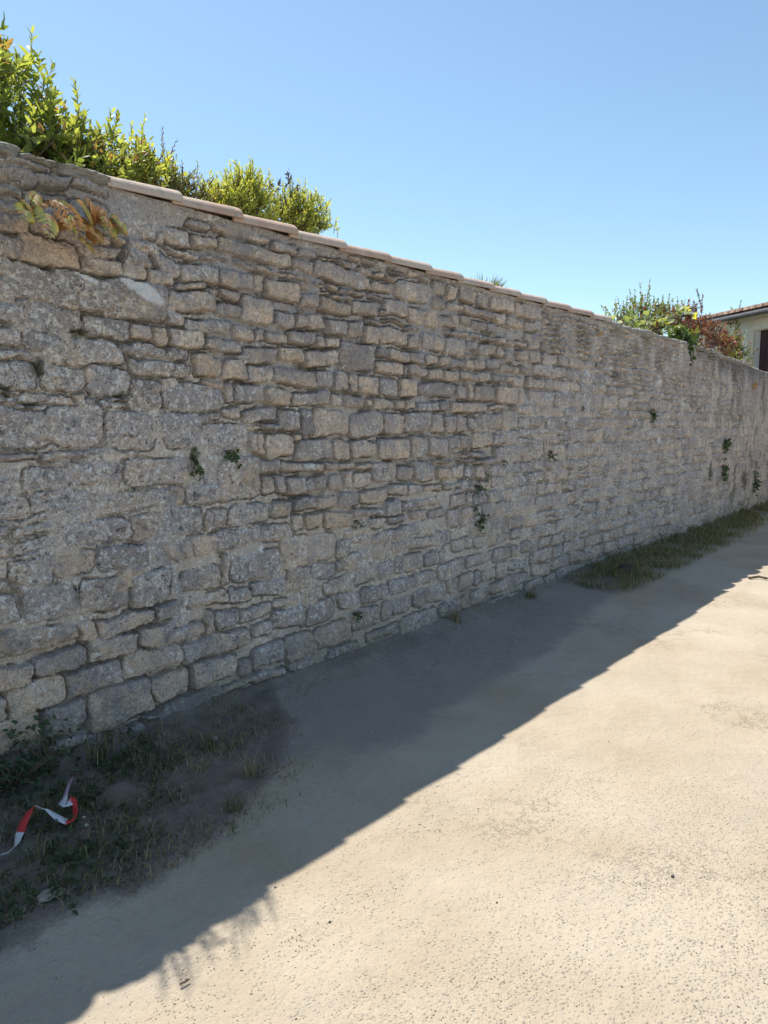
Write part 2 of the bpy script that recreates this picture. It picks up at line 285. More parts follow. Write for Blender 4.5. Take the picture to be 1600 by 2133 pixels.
# control points in photo pixels: joint depth (m), greyness of mortar, lichen
CP = np.array([(60,450,.010,.6,.5),(100,330,.008,.5,.5),(250,420,.006,.8,.3),(300,560,.018,.7,.5),(150,600,.02,.4,.9),(600,550,.013,.95,.2),(500,700,.02,.8,.3),(700,600,.013,.95,.2),(900,620,.010,.9,.2),
(700,750,.024,.7,.3),(900,800,.026,.75,.3),(1050,800,.022,.7,.3),(650,950,.026,.6,.4),(850,950,.026,.6,.4),(1000,950,.015,.3,.4),(600,1000,.02,.3,.4),(800,1020,.018,.3,.5),(100,700,.006,.05,1),(50,850,.003,0,1),
(200,900,.003,0,1),(350,800,.010,.1,.9),(400,900,.006,0,.9),(250,1000,.001,0,1),(100,1100,0,0,.8),(200,1200,.001,0,.8),(400,1100,.005,0,.8),(500,1050,.006,0,.8),(450,1200,.006,0,.8),(100,1280,.003,0,.6),(300,1330,.02,.1,.5),
(100,1400,.032,.2,.4),(200,1450,.034,.2,.35),(400,1380,.024,.1,.4),(50,1500,.03,.2,.2),(300,1540,.018,.1,.2),(550,1300,.010,0,.6),(650,1200,.003,0,.6),(600,1150,.003,0,.6),(750,1150,.006,0,.6),(850,1200,.012,0,.6),
(950,1250,.010,0,.5),(750,1350,.006,0,.3),(900,1100,.003,0,.6),(1000,1100,.001,0,.5),(1050,1000,.002,0,.6),(1100,1150,.009,0,.5),(1100,900,.004,.1,.6),(1200,700,.009,.6,.3),(1150,650,.009,.8,.3),(1300,750,.007,.4,.4),
(1300,950,.004,.05,.6),(1400,1050,.006,0,.6),(1200,1100,.008,0,.6),(1500,850,.002,.1,.5),(1550,950,.000,0,.4),(1550,800,.001,.8,.3),(1450,780,.004,.4,.4),(1200,850,.004,.05,.6)], float)
cpw = on_y(CP[:, 0], CP[:, 1])[:, [0, 2]]
def wall_top(u):
    return 2.535 - .02 * sstep(3.2, 4, u) - .045 * sstep(7.0, 8.2, u) - .05 * sstep(8.6, 11, u) + .0 * u
def hole(g, a, b, x0, y0, x1, y1, d): pass
# grid
us = [-5.0]
while us[-1] < 16.0:
    u = us[-1]; us.append(u + (.011 if u < -2.75 else .0046 if u < -.9 else .0046 + (u + .9) * .0018 if u < 3 else .0118))
us = np.array(us); NZ = 430; tz = np.linspace(0, 1, NZ)
U = np.repeat(us[:, None], NZ, 1); Z = -.12 + (wall_top(us)[:, None] + .12) * tz[None, :]
wu = (fbm(U * 9, Z * 9, 0, 3) - .5) * .040 + (fbm(U * 45, Z * 45, 1, 3) - .5) * .017
wz = (fbm(U * 9 + 40, Z * 9, 2, 3) - .5) * .034 + (fbm(U * 45 + 40, Z * 45, 3, 3) - .5) * .015
Uw, Zw = U + wu, Z + wz
dw = np.full(U.shape, 0.0); gw = np.zeros(U.shape); lw = np.zeros(U.shape); sw = np.zeros(U.shape)
for i in range(len(CP)):
    k = 1 / (((U - cpw[i, 0]) ** 2 * (.5 if U.size else 1) + (Z - cpw[i, 1]) ** 2) + .004) ** 1.5
    dw += k * CP[i, 2]; gw += k * CP[i, 3]; lw += k * CP[i, 4]; sw += k
DEP, GREY, LICH = dw / sw, gw / sw, lw / sw
far_top = sstep(-.08, .08, Z - (2.05 + .25 * sstep(2.2, 3.4, U) * 0 - .35 * sstep(3.0, 7.5, U)) + (fbm(U * 1.5, Z * 1.5, 4, 3) - .5) * .5) * sstep(1.6, 2.6, U + (fbm(U, Z, 5, 2) - .5))
D = np.full(U.shape, -1.0); ID = np.full(U.shape, -1, int)
DT = np.full(U.shape, -1.0)
def stamp(i, st, mask=None):
    u, z, a, b, cl, kd = st
    if not kd:
        k_ = .0035 if u > -1.45 else -.0015; a -= k_; b -= k_
    if a < .004 or b < .004: return
    i0, i1 = np.searchsorted(us, [u - a - .06, u + a + .06]); 
    if i1 <= i0: return
    zz = Z[min(i0, len(us) - 1)]; j0, j1 = np.searchsorted(zz, [z - b - .06, z + b + .06])
    if j1 <= j0: return
    s = (slice(i0, i1), slice(j0, j1))
    p = Uw[s] - u; q = Zw[s] - z
    rr = np.random.default_rng(i); sh = rr.normal() * .05; tp = rr.normal() * .12; tp2 = rr.normal() * .10
    q = q - sh * p; p2 = p * (1 + tp * q / b * .5); q2 = q * (1 + tp2 * p / a * .8)
    r = min(a, b) * rr.uniform(.3, .72)
    ax = np.abs(p2) - a + r; az = np.abs(q2) - b + r
    d = -(np.hypot(np.maximum(ax, 0), np.maximum(az, 0)) + np.minimum(np.maximum(ax, az), 0) - r)
    if kd:
        own = d > 0
        if own.sum() and (own & (DT[s] < -.012)).sum() < .68 * own.sum(): return
        d = np.minimum(d, -DT[s] - .012)
    if kd == 1: d = np.where(far_top[s] > .5, -1, d)
    if kd == 2: d = np.where(far_top[s] > .5, d, -1)
    m = d > D[s]
    D[s] = np.where(m, d, D[s]); ID[s] = np.where(m, i, ID[s])
for i, st in enumerate(stones):
    if st[5] == 0: stamp(i, st)
DT = D.copy()
for i, st in enumerate(stones):
    if st[5]: stamp(i, st)
ns = len(stones); rs = np.random.default_rng(3)
CL = {'n': (.5, .42, 1), 'w': (.55, .80, .7), 'o': (.62, 1.2, .2), 'b': (.74, .70, .5), 'B': (.95, .80, .3), 'd': (.26, .15, 1), 'l': (.55, .32, 1.5)}
sb = np.array([CL[s[4]][0] for s in stones]) + rs.normal(0, .19, ns); swm = np.array([CL[s[4]][1] for s in stones]) + rs.normal(0, .21, ns)
sli = np.array([CL[s[4]][2] for s in stones])
su = np.array([s[0] for s in stones]); sz = np.array([s[1] for s in stones]); sa = np.array([s[2] for s in stones]); sh_ = np.array([s[3] for s in stones])
spr = rs.normal(0, .0045, ns); stx = rs.normal(0, .05, ns); stz = rs.normal(0, .06, ns)
idc = np.clip(ID, 0, None)
flush = 1 - sstep(.002, .012, DEP); DEP = DEP * 1.3
edge = .006 + .006 * (1 - flush)
ins = sstep(0, 1, (D + .002) / edge)
bul = 1 - np.exp(-np.maximum(D, 0) / (.010 + .012 * np.minimum(sh_[idc], .1) / .1))
rough = (fbm(U * 22, Z * 22, 2, 4) - .5) * .022 + (fbm(U * 90, Z * 90, 4, 2) - .5) * .009
prot = (spr[idc] + stx[idc] * (U - su[idc]) * .6 + stz[idc] * (Z - sz[idc])) * (1 - .75 * flush)
hs = prot + bul * (.004 + .012 * (1 - flush)) + rough
hm = -DEP * .9 + (fbm(U * 14, Z * 14, 1, 4) - .5) * .012 + flush * .001 + (fbm(U * 60, Z * 60, 3, 2) - .5) * .004
# mortar smeared over the stone edges where the pointing is flush
sme = sstep(.56, .68, fbm(U * 5 + 9, Z * 5, 3, 4)) * flush * .8
ins2 = ins * (1 - sme * (1 - sstep(.004, .03, D)))
H = hm + (hs - hm) * ins2
crk = np.exp(-((D - .000) / (.0048 + .0012 * np.clip(U, 0, 4))) ** 4) * sstep(.38, .54, fbm(U * 6 + 3, Z * 6 + 8, 5, 3)) * sstep(-.03, 0, D)
H -= crk * (.021 + .011 * (1 - flush))
# dry open joints low at the left and under the old courses
opn = sstep(.50, .62, fbm(U * 7 + 30, Z * 7, 0, 3)) * (1 - ins) * sstep(.012, .022, DEP)
H -= opn * .03
H += (fbm(U * .7, Z * 1.2, 2, 3) - .5) * .05
# cement seam running down at the left, and the patch at the foot
def band(pts, wpx):
    P = on_y([p[0] for p in pts], [p[1] for p in pts])[:, [0, 2]]; best = np.full(U.shape, 9.)
    for a, b in zip(P[:-1], P[1:]):
        ab = b - a; t = np.clip(((Uw - a[0]) * ab[0] + (Zw - a[1]) * ab[1]) / (ab @ ab), 0, 1)
        best = np.minimum(best, np.hypot(Uw - a[0] - t * ab[0], Zw - a[1] - t * ab[1]))
    return sstep(wpx, wpx * .6, best)
seam = np.maximum(band([(362, 1035), (348, 1090), (322, 1130), (352, 1180), (368, 1215), (378, 1250), (366, 1295), (345, 1315)], .033), band([(345, 1490), (400, 1465), (455, 1445)], .05))
seam = np.maximum(seam, band([(505, 1010), (500, 1040)], .035) * .6)
H = H * (1 - seam) + (-.004 + (fbm(U * 12, Z * 12, 1, 3) - .5) * .008) * seam
# thick render smeared near the top left and beneath the tiles
bed = sstep(2.47, 2.53, Z + (fbm(U * 6, Z * 6, 2, 3) - .5) * .10) * sstep(-2.0, -1.85, U) * (1 - sstep(3.3, 3.8, U)) + sstep(2.36, 2.47, Z + (fbm(U * 5, Z * 5, 2, 3) - .5) * .16) * sstep(-2.1, -1.8, U) * (1 - sstep(-1.75, -1.6, U))
bed = np.clip(bed, 0, 1) * .85
H = H * (1 - bed) + (.004 + rough * .5) * bed
ins2 = ins2 * (1 - seam) * (1 - bed)
LEDGE = sstep(-1.85, -2.1, U) * sstep(2.40, 2.52, Z) * .035
H += LEDGE
# far plaster: vertical weathering
pl = sstep(8.2, 10.5, U + (fbm(U, Z * .6, 1, 3) - .5) * 3)
ins2 *= (1 - .7 * pl * sstep(.5, .4, fbm(U * 3, Z * 3, 0, 3)))
H = H * (1 - .30 * pl)
stain = sstep(.35, .0, wall_top(U) - Z + (fbm(U * 6, Z * 1.2, 3, 3) - .5) * .5) * sstep(6.0, 7.5, U) * .95
stain = np.maximum(stain, sstep(.58, .7, fbm(U * 11, Z * 1.3, 3, 3)) * sstep(5, 8, U) * sstep(1.2, 2.2, Z) * .5)
stain = np.maximum(stain, sstep(2.1, 2.5, Z + (fbm(U * 3, Z * 3, 1, 3) - .5) * .8) * sstep(-1.9, -2.3, U) * .30)
lp = on_y(762 / 1 * 0 + 1282., 780.); stain = np.maximum(stain, sstep(1, .6, np.hypot((Uw - lp[0]) / .17, (Zw - lp[2]) / .055)) * .8)
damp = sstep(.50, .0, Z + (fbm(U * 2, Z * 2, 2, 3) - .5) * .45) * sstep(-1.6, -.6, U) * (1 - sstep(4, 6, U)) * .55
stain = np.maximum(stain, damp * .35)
foot_p = band([(345, 1490), (400, 1465), (455, 1445)], .06); stain = np.maximum(stain, foot_p * .45)
white = np.zeros(U.shape)
for x, y, a, b, tl in [(294, 604, .12, .042, -.40), (180, 578, .055, .02, -.3), (543, 1144, .022, .018, 0), (1223, 776, .05, .03, 0), (1270, 772, .045, .035, 0), (1403, 745, .08, .05, 0), (1375, 798, .09, .035, 0), (1423, 838, .08, .05, 0), (1373, 917, .05, .035, 0), (640, 970, .05, .022, 0)]:
    p = on_y(x, y); du = Uw - p[0]; dz = Zw - p[2] - tl * du
    white = np.maximum(white, sstep(1.15, .8, np.hypot(du / a, dz / b)) * (.95 if x < 600 else .6))
moss = np.zeros(U.shape)
for x, y, a, b in [(75, 765, .04, .035), (5, 815, .03, .03), (65, 840, .04, .02), (255, 825, .03, .03), (165, 695, .04, .02), (410, 950, .03, .03), (1510, 925, .12, .1), (1480, 985, .1, .16), (1550, 1000, .2, .2), (1210, 850, .04, .03), (1130, 935, .02, .09), (1240, 760, .03, .03)]:
    p = on_y(x, y); moss = np.maximum(moss, sstep(1.2, .5, np.hypot((Uw - p[0]) / a, (Zw - p[2]) / b) + (fbm(U * 30, Z * 30, 1, 2) - .5)))
moss = np.maximum(moss, sstep(.62, .7, fbm(U * 9 + 5, Z * 5, 4, 3)) * sstep(7, 9, U) * .6)
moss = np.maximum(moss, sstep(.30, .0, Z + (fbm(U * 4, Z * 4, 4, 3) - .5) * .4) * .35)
# stones greyer above, warmer below: mottled weathering plus painted-in sky and bounce light
wth_light = -np.clip((Z - sz[idc]) / np.maximum(sh_[idc], .02), -1, 1) * .20 + (fbm(U * 13, Z * 13, 5, 4) - .5) * 1.1
sbr = sb[idc] + (fbm(U * 8 + 3, Z * 8, 1, 4) - .5) * .5
CA = np.stack([np.clip(sbr, 0, 1.3), np.clip(swm[idc] + wth_light, -.2, 1.3), ins2, np.clip(LICH * sli[idc], 0, 1.2)], -1)
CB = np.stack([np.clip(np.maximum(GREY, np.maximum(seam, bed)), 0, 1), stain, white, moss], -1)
nU = len(us)
V = np.stack([U, -H, Z], -1).reshape(-1, 3)
ii, jj = np.meshgrid(np.arange(nU - 1), np.arange(NZ - 1), indexing='ij'); a0 = (ii * NZ + jj).ravel()
FQ = np.stack([a0, a0 + NZ, a0 + NZ + 1, a0 + 1], -1)
M_wall = mat_wall()
wall = empty('stone_wall', (0, 0, 0), 'long tall rubble limestone garden wall beside the sandy lane, with clay tiles along part of its top', 'wall')
mesh_obj('masonry', V, FQ, M_wall, wall, {'ca': CA, 'cb': CB}, smooth=False)
def wall_n(u, z):                # how far the face stands out at a point
    i = min(max(np.searchsorted(us, u), 0), nU - 1); j = min(max(int((z + .12) / (wall_top(u) + .12) * (NZ - 1)), 0), NZ - 1); return float(H[i, j])
# body of the wall behind the face, with a rounded mortar top
uc = np.concatenate([np.arange(-5, 16, .03), [16.0]]); prof = np.linspace(0, 1, 15); Vc = []; 
for u in uc:
    tp = wall_top(u); cap = .0 if u < -1.95 else (-.012 if u < 3.28 else .045)
    for k, t in enumerate(prof):
        y = -.0 + .46 * t; z = tp + cap * math.sin(math.pi * min(1, t * 1.1 + .05)) + (float(vnoise(np.array(u * 9.), np.array(t * 6.), 2)) - .5) * .025 * (0 < k < 14) * (1 if u > 3.28 or u < -1.95 else .3)
        if k == 0: z = tp; y = -float(H[min(np.searchsorted(us, u), nU - 1), -1])
        Vc.append((u, y, z))
    Vc.append((u, .46, -.12))
Vc = np.array(Vc); m = 16; ii, jj = np.meshgrid(np.arange(len(uc) - 1), np.arange(m - 1), indexing='ij'); a0 = (ii * m + jj).ravel()
M_mortar = mat_plain('lime_mortar', (.27, .25, .22), (.42, .38, .32), 14, .95, .01)
mesh_obj('mortar_top', Vc, np.stack([a0, a0 + m, a0 + m + 1, a0 + 1], -1), M_mortar, wall)
e0 = [(-5, 0, -.12), (-5, .46, -.12), (-5, .46, 2.53), (-5, 0, 2.53), (16, 0, -.12), (16, .46, -.12), (16, .46, 2.43), (16, 0, 2.43)]
mesh_obj('end_face', e0, [(0, 3, 2, 1), (4, 5, 6, 7)], M_mortar, wall, smooth=False)
# rounded lumpy cap beyond the tiles
def X0(x, z): return x * 1.3 + z
def lump(cx, cy, cz, lx, ly, lz, seed, flat=.5, n=18, m_=10, tilt=0):
    rr = np.random.default_rng(seed); V = []; Fc = []
    for i in range(m_ + 1):
        ph = math.pi * i / m_
        for j in range(n):
            th = 2 * math.pi * j / n
            x, y, z = math.sin(ph) * math.cos(th), math.sin(ph) * math.sin(th), math.cos(ph)
            k = (abs(x) ** 4 + abs(y) ** 4 + abs(z) ** 4) ** -.25 * flat + (1 - flat)
            k *= 1 + (float(fbm(np.array(th * 1.6 + seed), np.array(ph * 2.2), seed % 6, 3)) - .5) * .30 + (float(fbm(np.array(X0(x, z) * 9 + seed), np.array(y * 9 + z * 5), 3, 3)) - .5) * .16
            X = x * k * lx; V.append((cx + X, cy + y * k * ly, cz + z * k * lz + tilt * X))
    for i in range(m_):
        for j in range(n):
            a = i * n + j; b = i * n + (j + 1) % n; Fc.append((a, a + n, b + n, b))
    return V, Fc
def at_wall(x, y, off=0.): return on_y(float(x), float(y), -off)
M_cap = mat_plain('cap_stone', (.27, .25, .23), (.44, .40, .35), 22, .95, .02)
for q, (x0, x1, yt, th) in enumerate([(-70, 36, 300, .040), (28, 118, 333, .022), (110, 226, 363, .032), (-200, -75, 262, .036)]):
    a, b = at_wall(x0, yt), at_wall(x1, yt)
    V_, F_ = lump((a[0] + b[0]) / 2, .14, 2.553, (b[0] - a[0]) / 2 + .01, .19, th, 11 + q, .92, 40, 24, tilt=0.02)
    mesh_obj('cap_stone', V_, F_, M_cap, wall)
u_ = 3.42
while u_ < 15.6:
    l = R.uniform(.16, .42); V_, F_ = lump(u_ + l / 2, .10 + R.normal() * .01, float(wall_top(u_ + l / 2)) + .012, l / 2 + .015, .13, R.uniform(.028, .048), int(u_ * 100), .5, 14, 8)
    if u_ < 9.5: mesh_obj('cap_stone', V_, F_, M_cap, wall)
    u_ += l + .005
# barrel tiles, each riding over the next
NT = Nodes('clay_tile'); tn = NT.noise(5, 4, .6); tn2 = NT.noise(60, 4, .7)
orn = NT.n('ShaderNodeObjectInfo', 5)
tc = NT.mix(NT.ramp(NT.math('ADD', tn, NT.lin(orn, 0, 1, -.12, .12)), .35, .65), (.52, .34, .25), (.60, .47, .38)); tc = NT.mix(NT.lin(tn2, .4, .7, 0, .45), tc, (.34, .27, .23)); tc = NT.mix(NT.math('MULTIPLY', NT.ramp(NT.noise(16, 5, .75), .54, .66), .7), tc, (.30, .28, .25)); tc = NT.mix(NT.math('MULTIPLY', NT.ramp(NT.noise(30, 5, .8), .6, .68), .6), tc, (.62, .60, .54)); NT.col(tc); NT.nrm(NT.bump(tn2, .004, .5))
jx = [(225, 370), (380, 415), (505, 448), (620, 485), (722, 513), (815, 538), (900, 560), (965, 578), (1030, 597), (1086, 610), (1140, 625), (1190, 640), (1237, 655), (1275, 666)]
ju = [float(at_wall(x, y, .03)[0]) for x, y in jx]
for k in range(len(ju) - 1):
    ul, ur = ju[k] - (.05 if k else 0.0), ju[k + 1]; n, m_ = 10, 14; Vt = []
    rr = R.normal() * .003
    for side in (0, 1):
        for i in range(n + 1):
            t = i / n; rx = .088 + .014 * t - side * .013; rz = .062 + .008 * t - side * .013; zb = 2.528 + .014 * t + rr
            for j in range(m_ + 1):
                a = math.pi * j / m_; Vt.append((ul + (ur - ul) * t, .062 - math.cos(a) * rx, zb + math.sin(a) ** .85 * rz))
    g = (n + 1) * (m_ + 1); Ft = []
    for i in range(n):
        for j in range(m_):
            a = i * (m_ + 1) + j; Ft.append((a, a + m_ + 1, a + m_ + 2, a + 1)); a += g; Ft.append((a, a + 1, a + m_ + 2, a + m_ + 1))
    for j in range(m_):
        Ft.append((j, j + 1, g + j + 1, g + j)); a = n * (m_ + 1) + j; Ft.append((a, g + a, g + a + 1, a + 1))
    for i in range(n):
        for e in (0, m_):
            a = i * (m_ + 1) + e; Ft.append((a, g + a, g + a + m_ + 1, a + m_ + 1))
    o = mesh_obj('coping_tile', Vt, Ft, NT.m, wall, smooth=True)
    mo_ = o.modifiers.new('split', 'EDGE_SPLIT'); mo_.split_angle = math.radians(50)
# ---------------------------------------------------------------- ground
def inpoly(px, py, poly, soft=12):
    X, Y = px, py; ins_ = np.zeros(X.shape, bool); dist = np.full(X.shape, 1e9); n = len(poly)
    for i in range(n):
        x1, y1 = poly[i]; x2, y2 = poly[(i + 1) % n]
        c = ((y1 > Y) != (y2 > Y)) & (X < (x2 - x1) * (Y - y1) / (y2 - y1 + 1e-9) + x1); ins_ ^= c
        t = np.clip(((X - x1) * (x2 - x1) + (Y - y1) * (y2 - y1)) / ((x2 - x1) ** 2 + (y2 - y1) ** 2), 0, 1)
        dist = np.minimum(dist, np.hypot(X - x1 - t * (x2 - x1), Y - y1 - t * (y2 - y1)))
    return sstep(-soft, soft, np.where(ins_, dist, -dist))
def gpoly(pts): return [tuple(on_z(float(x), float(y))[:2]) for x, y in pts]
SOIL = gpoly([(-500, 1800), (0, 1560), (350, 1490), (560, 1450), (610, 1520), (560, 1640), (470, 1730), (330, 1850), (160, 1950), (0, 2010), (-500, 2300)])
ASPH = gpoly([(480, 1440), (900, 1290), (1250, 1160), (1290, 1235), (1180, 1330), (950, 1480), (760, 1570), (560, 1620), (470, 1560)])
GRS = gpoly([(1190, 1170), (1400, 1100), (1600, 1020), (1720, 985), (1700, 1030), (1600, 1072), (1480, 1150), (1380, 1205), (1290, 1235), (1200, 1222)])
gx = np.concatenate([np.arange(-6, 7, .03), np.arange(7, 20, .06)]); gy = np.concatenate([np.arange(-7, -4, .06), np.arange(-4, .031, .03)])
GX, GY = np.meshgrid(gx, gy, indexing='ij')
wob = (fbm(GX * 3, GY * 3, 0, 4) - .5) * .5
soil = inpoly(GX + wob, GY + wob * .5, SOIL, .10); asp = inpoly(GX + wob, GY + wob * .5, ASPH, .16) * .95; gr = inpoly(GX + wob, GY + wob * .3, GRS, .12)
soil = np.maximum(soil, sstep(-.30, -.02, GY + (fbm(GX * 2.5, GY * 4, 3, 3) - .5) * .3) * sstep(-1.9, -1.2, GX) * sstep(4.2, 3.2, GX) * .62)
asp = np.maximum(asp * 1.0, sstep(.55, .7, fbm(GX * .5, GY * 1.6 + 7, 2, 3)) * .12)
peb = sstep(-1.2, -3.4, GY + (fbm(GX, GY, 3, 3) - .5) * 2.0)
peb = peb * sstep(1.5, -.5, GX + GY * .2)
foot = np.exp(GY / .10) * .05
GZ = (fbm(GX * 1.1, GY * 1.8, 1, 4) - .5) * .035 * sstep(0, -.4, GY) + soil * (fbm(GX * 9, GY * 9, 2, 4) - .35) * .06 + gr * .02 + foot + (fbm(GX * 12, GY * 12, 3, 3) - .5) * .005
edge_f = np.minimum.reduce([sstep(-6, -5, GX), sstep(20, 18, GX), sstep(-7, -6, GY)])
GZ = GZ * edge_f + .002 * (1 - edge_f)
def gz(x, y):
    i = min(max(np.searchsorted(gx, x), 0), len(gx) - 1); j = min(max(np.searchsorted(gy, y), 0), len(gy) - 1); return float(GZ[i, j])
ny = len(gy); ii, jj = np.meshgrid(np.arange(len(gx) - 1), np.arange(ny - 1), indexing='ij'); a0 = (ii * ny + jj).ravel()
M_g = mat_ground()
tag(mesh_obj('lane', np.stack([GX, GY, GZ], -1).reshape(-1, 3), np.stack([a0, a0 + ny, a0 + ny + 1, a0 + 1], -1), M_g, None,
    {'ga': np.stack([soil, asp, peb, gr * .55], -1)}), kind='structure')
NG = Nodes('meadow_ground'); NG.col(NG.mix(NG.ramp(NG.noise(.6, 6, .7), .35, .65), (.10, .10, .045), (.23, .19, .11))); NG.nrm(NG.bump(NG.noise(8, 5, .7), .05, .7))
tag(mesh_obj('ground', [(-1500, -1500, -.03), (1500, -1500, -.03), (1500, 1500, -.03), (-1500, 1500, -.03)], [(0, 1, 2, 3)], NG.m), kind='structure')
M_rd = mat_plain('sandy_road', (.40, .33, .23), (.50, .43, .32), 3, .95, .006)
def sheet(n, x0, x1, y0, y1, z, m): tag(mesh_obj(n, [(x0, y0, z), (x1, y0, z), (x1, y1, z), (x0, y1, z)], [(0, 1, 2, 3)], m), kind='structure')
sheet('road', 19.9, 300, -6.98, -.2, -.004, M_rd); sheet('bounce_sand', -60, 60, -22, -6.99, -.006, M_rd); sheet('road', -60, -5.98, -6.98, -.2, -.004, M_rd)  # sand sheet across the lane is unseen, added to bounce light onto the wall

# ---------------------------------------------------------------- leaves, twigs
class Fol:
    def __init__(s): s.P = []; s.D = []; s.Nn = []; s.L = []; s.W = []; s.K = []; s.tw = []
    def leaf(s, p, d, n, l, w, k): s.P.append(p); s.D.append(d); s.Nn.append(n); s.L.append(l); s.W.append(w); s.K.append(k)
    def build(s, name, mat, parent, droop=.15):
        P, D_, N_, L, W_, K = map(np.array, (s.P, s.D, s.Nn, s.L, s.W, s.K))
        D_ = D_ / (np.linalg.norm(D_, axis=1, keepdims=True) + 1e-9); S = np.cross(D_, N_); S /= (np.linalg.norm(S, axis=1, keepdims=True) + 1e-9); N2 = np.cross(S, D_)
        L = L[:, None]; W_ = W_[:, None]
        v = [P, P + D_ * L * .35 + S * W_ * .5 + N2 * W_ * .18, P + D_ * L * .35 - S * W_ * .5 + N2 * W_ * .18, P + D_ * L * .72 + S * W_ * .36 + N2 * (W_ * .1 - L * droop * .4), P + D_ * L * .72 - S * W_ * .36 + N2 * (W_ * .1 - L * droop * .4), P + D_ * L - N2 * L * droop, P + D_ * L * .35, P + D_ * L * .72 - N2 * L * droop * .4]
        V = np.stack(v, 1).reshape(-1, 3); n = len(P); b = (np.arange(n) * 8)[:, None]
        T = np.array([[0, 1, 6], [0, 6, 2], [1, 3, 7], [1, 7, 6], [6, 7, 4], [6, 4, 2], [3, 5, 7], [7, 5, 4]])
        Fc = (b[:, None, :] + T[None]).reshape(-1, 3)
        col = np.repeat(np.concatenate([K, np.ones((n, 1))], 1)[:, None], 8, 1).reshape(-1, 4)
        return mesh_obj(name, V, Fc, mat, parent, {'lc': col})
def tubes(segs, k=5):            # list of (points, radii)
    V = []; Fc = []
    for pts, rad in segs:
        pts = [np.asarray(p, float) for p in pts]; b0 = len(V)
        for i, p in enumerate(pts):
            d = pts[min(i + 1, len(pts) - 1)] - pts[max(i - 1, 0)]; d = d / (np.linalg.norm(d) + 1e-9)
            a = np.cross(d, (0, 0, 1.) if abs(d[2]) < .9 else (1., 0, 0)); a /= np.linalg.norm(a); b = np.cross(d, a)
            for j in range(k):
                t = 2 * math.pi * j / k; V.append(p + (a * math.cos(t) + b * math.sin(t)) * rad[i])
        for i in range(len(pts) - 1):
            for j in range(k):
                q = b0 + i * k + j; r = b0 + i * k + (j + 1) % k; Fc.append((q, r, r + k, q + k))
        Fc.append(tuple(b0 + j for j in range(k))[::-1]); Fc.append(tuple(b0 + (len(pts) - 1) * k + j for j in range(k)))
    return V, Fc
def rnd3(): v = R.normal(size=3); return v / np.linalg.norm(v)
def sprig(f, segs, p0, d, length, nl, ll, lw, shade=(.2, .9), old=0.0, spread=.9, r0=.003):
    d = d / np.linalg.norm(d); pts = [p0]; p = p0.copy(); dd = d.copy()
    for i in range(4):
        dd = dd + R.normal(size=3) * .10; dd /= np.linalg.norm(dd); p = p + dd * length / 4; pts.append(p)
    segs.append((pts, [r0, r0 * .85, r0 * .7, r0 * .5, r0 * .3]))
    k0 = R.uniform(*shade); ang = R.uniform(0, 6.28)
    for i in range(nl):
        t = .12 + .88 * (i + 1) / nl; q = t * 4; a = min(int(q), 3); pp = pts[a] + (pts[a + 1] - pts[a]) * (q - a)
        ang += 2.4; s1 = np.cross(dd, (0.3, 1., .2)); s1 /= np.linalg.norm(s1); s2 = np.cross(dd, s1)
        out = s1 * math.cos(ang) + s2 * math.sin(ang); sp = spread * (1.15 - .75 * t)
        ld = dd * (1 - sp * .5) + out * sp + R.normal(size=3) * .12
        nn = dd * .8 - out * .3 + R.normal(size=3) * .25
        l = ll * R.uniform(.7, 1.15) * (1 - .35 * t)
        f.leaf(pp, ld, nn, l, lw * R.uniform(.8, 1.15) * l / ll, (min(1, max(0, k0 + t * .25 + R.normal() * .12)), 0, 1.0 if R.random() < old else 0.0))
def shrub(name, label, cat, blobs, mat, stem_mat, n, ll, lw, sl=(.12, .25), nl=9, shade=(.1, .9), old=.03, spread=.9, group=None, up=.9, r0=.003, spikes=()):
    """blobs: (px x, px y, world y, radius m, weight); crown made of leafy sprigs"""
    cs = [(on_y(float(x), float(y), Y), r, w_) for x, y, Y, r, w_ in blobs]; base = np.mean([c[0] for c in cs], 0); base[2] = -.02
    base[1] = max(base[1], .56); root = empty(name, base, label, cat, group); f = Fol(); segs = []
    W_ = np.array([c[2] * c[1] ** 2 for c in cs]); W_ = W_ / W_.sum()
    for _ in range(n):
        c, r, _w = cs[R.choice(len(cs), p=W_)]; v = rnd3(); rad = r * R.random() ** .45; p = c + v * rad * np.array([1, .9, 1.]); p = p - np.array([0, 0, 1]) * sl[1] * .7
        if p[1] < .02 and p[2] < 2.66: continue
        d = np.array([0, 0, up]) + v * .7 + R.normal(size=3) * .25
        sprig(f, segs, p, d, R.uniform(*sl), nl, ll, lw, shade, old, spread, r0)
    for x, y, Y, l in spikes:    # tall sprigs that break the outline; x, y is the tip
        tip = on_y(float(x), float(y), Y); p = tip - np.array([R.normal() * .03, 0, l])
        sprig(f, segs, p, tip - p, l, int(nl * l / max(sl[1], .1) * 1.3) + 4, ll * .9, lw * .9, shade, old, spread * .9, r0)
    for c, r, _w in cs:          # limbs
        b = base + R.normal(size=3) * np.array([.06, .06, 0]); mid = np.array([(b[0] + c[0]) / 2, max(b[1], c[1]) + .02, max(c[2] - .12, 1.5) + .05]) + R.normal(size=3) * .04 * np.array([1, .3, 1])
        segs.append(([b, b * .6 + mid * .4, mid, c, c + np.array([0, 0, r * .7])], [.022, .02, .016, .009, .003]))
        for _ in range(7):
            e = c + rnd3() * r * .8; segs.append(([mid, (mid + c) / 2 + R.normal(size=3) * .04, e], [.009, .006, .003]))
    f.build('foliage', mat, root)
    V_, F_ = tubes(segs, 4); mesh_obj('stem', V_, F_, stem_mat, root)
    return root
M_bark = mat_plain('bark', (.09, .065, .045), (.2, .15, .11), 20)
M_laurel = mat_leaf('laurel_leaf', (.09, .145, .045), (.36, .42, .13), (.34, .22, .10), .6)
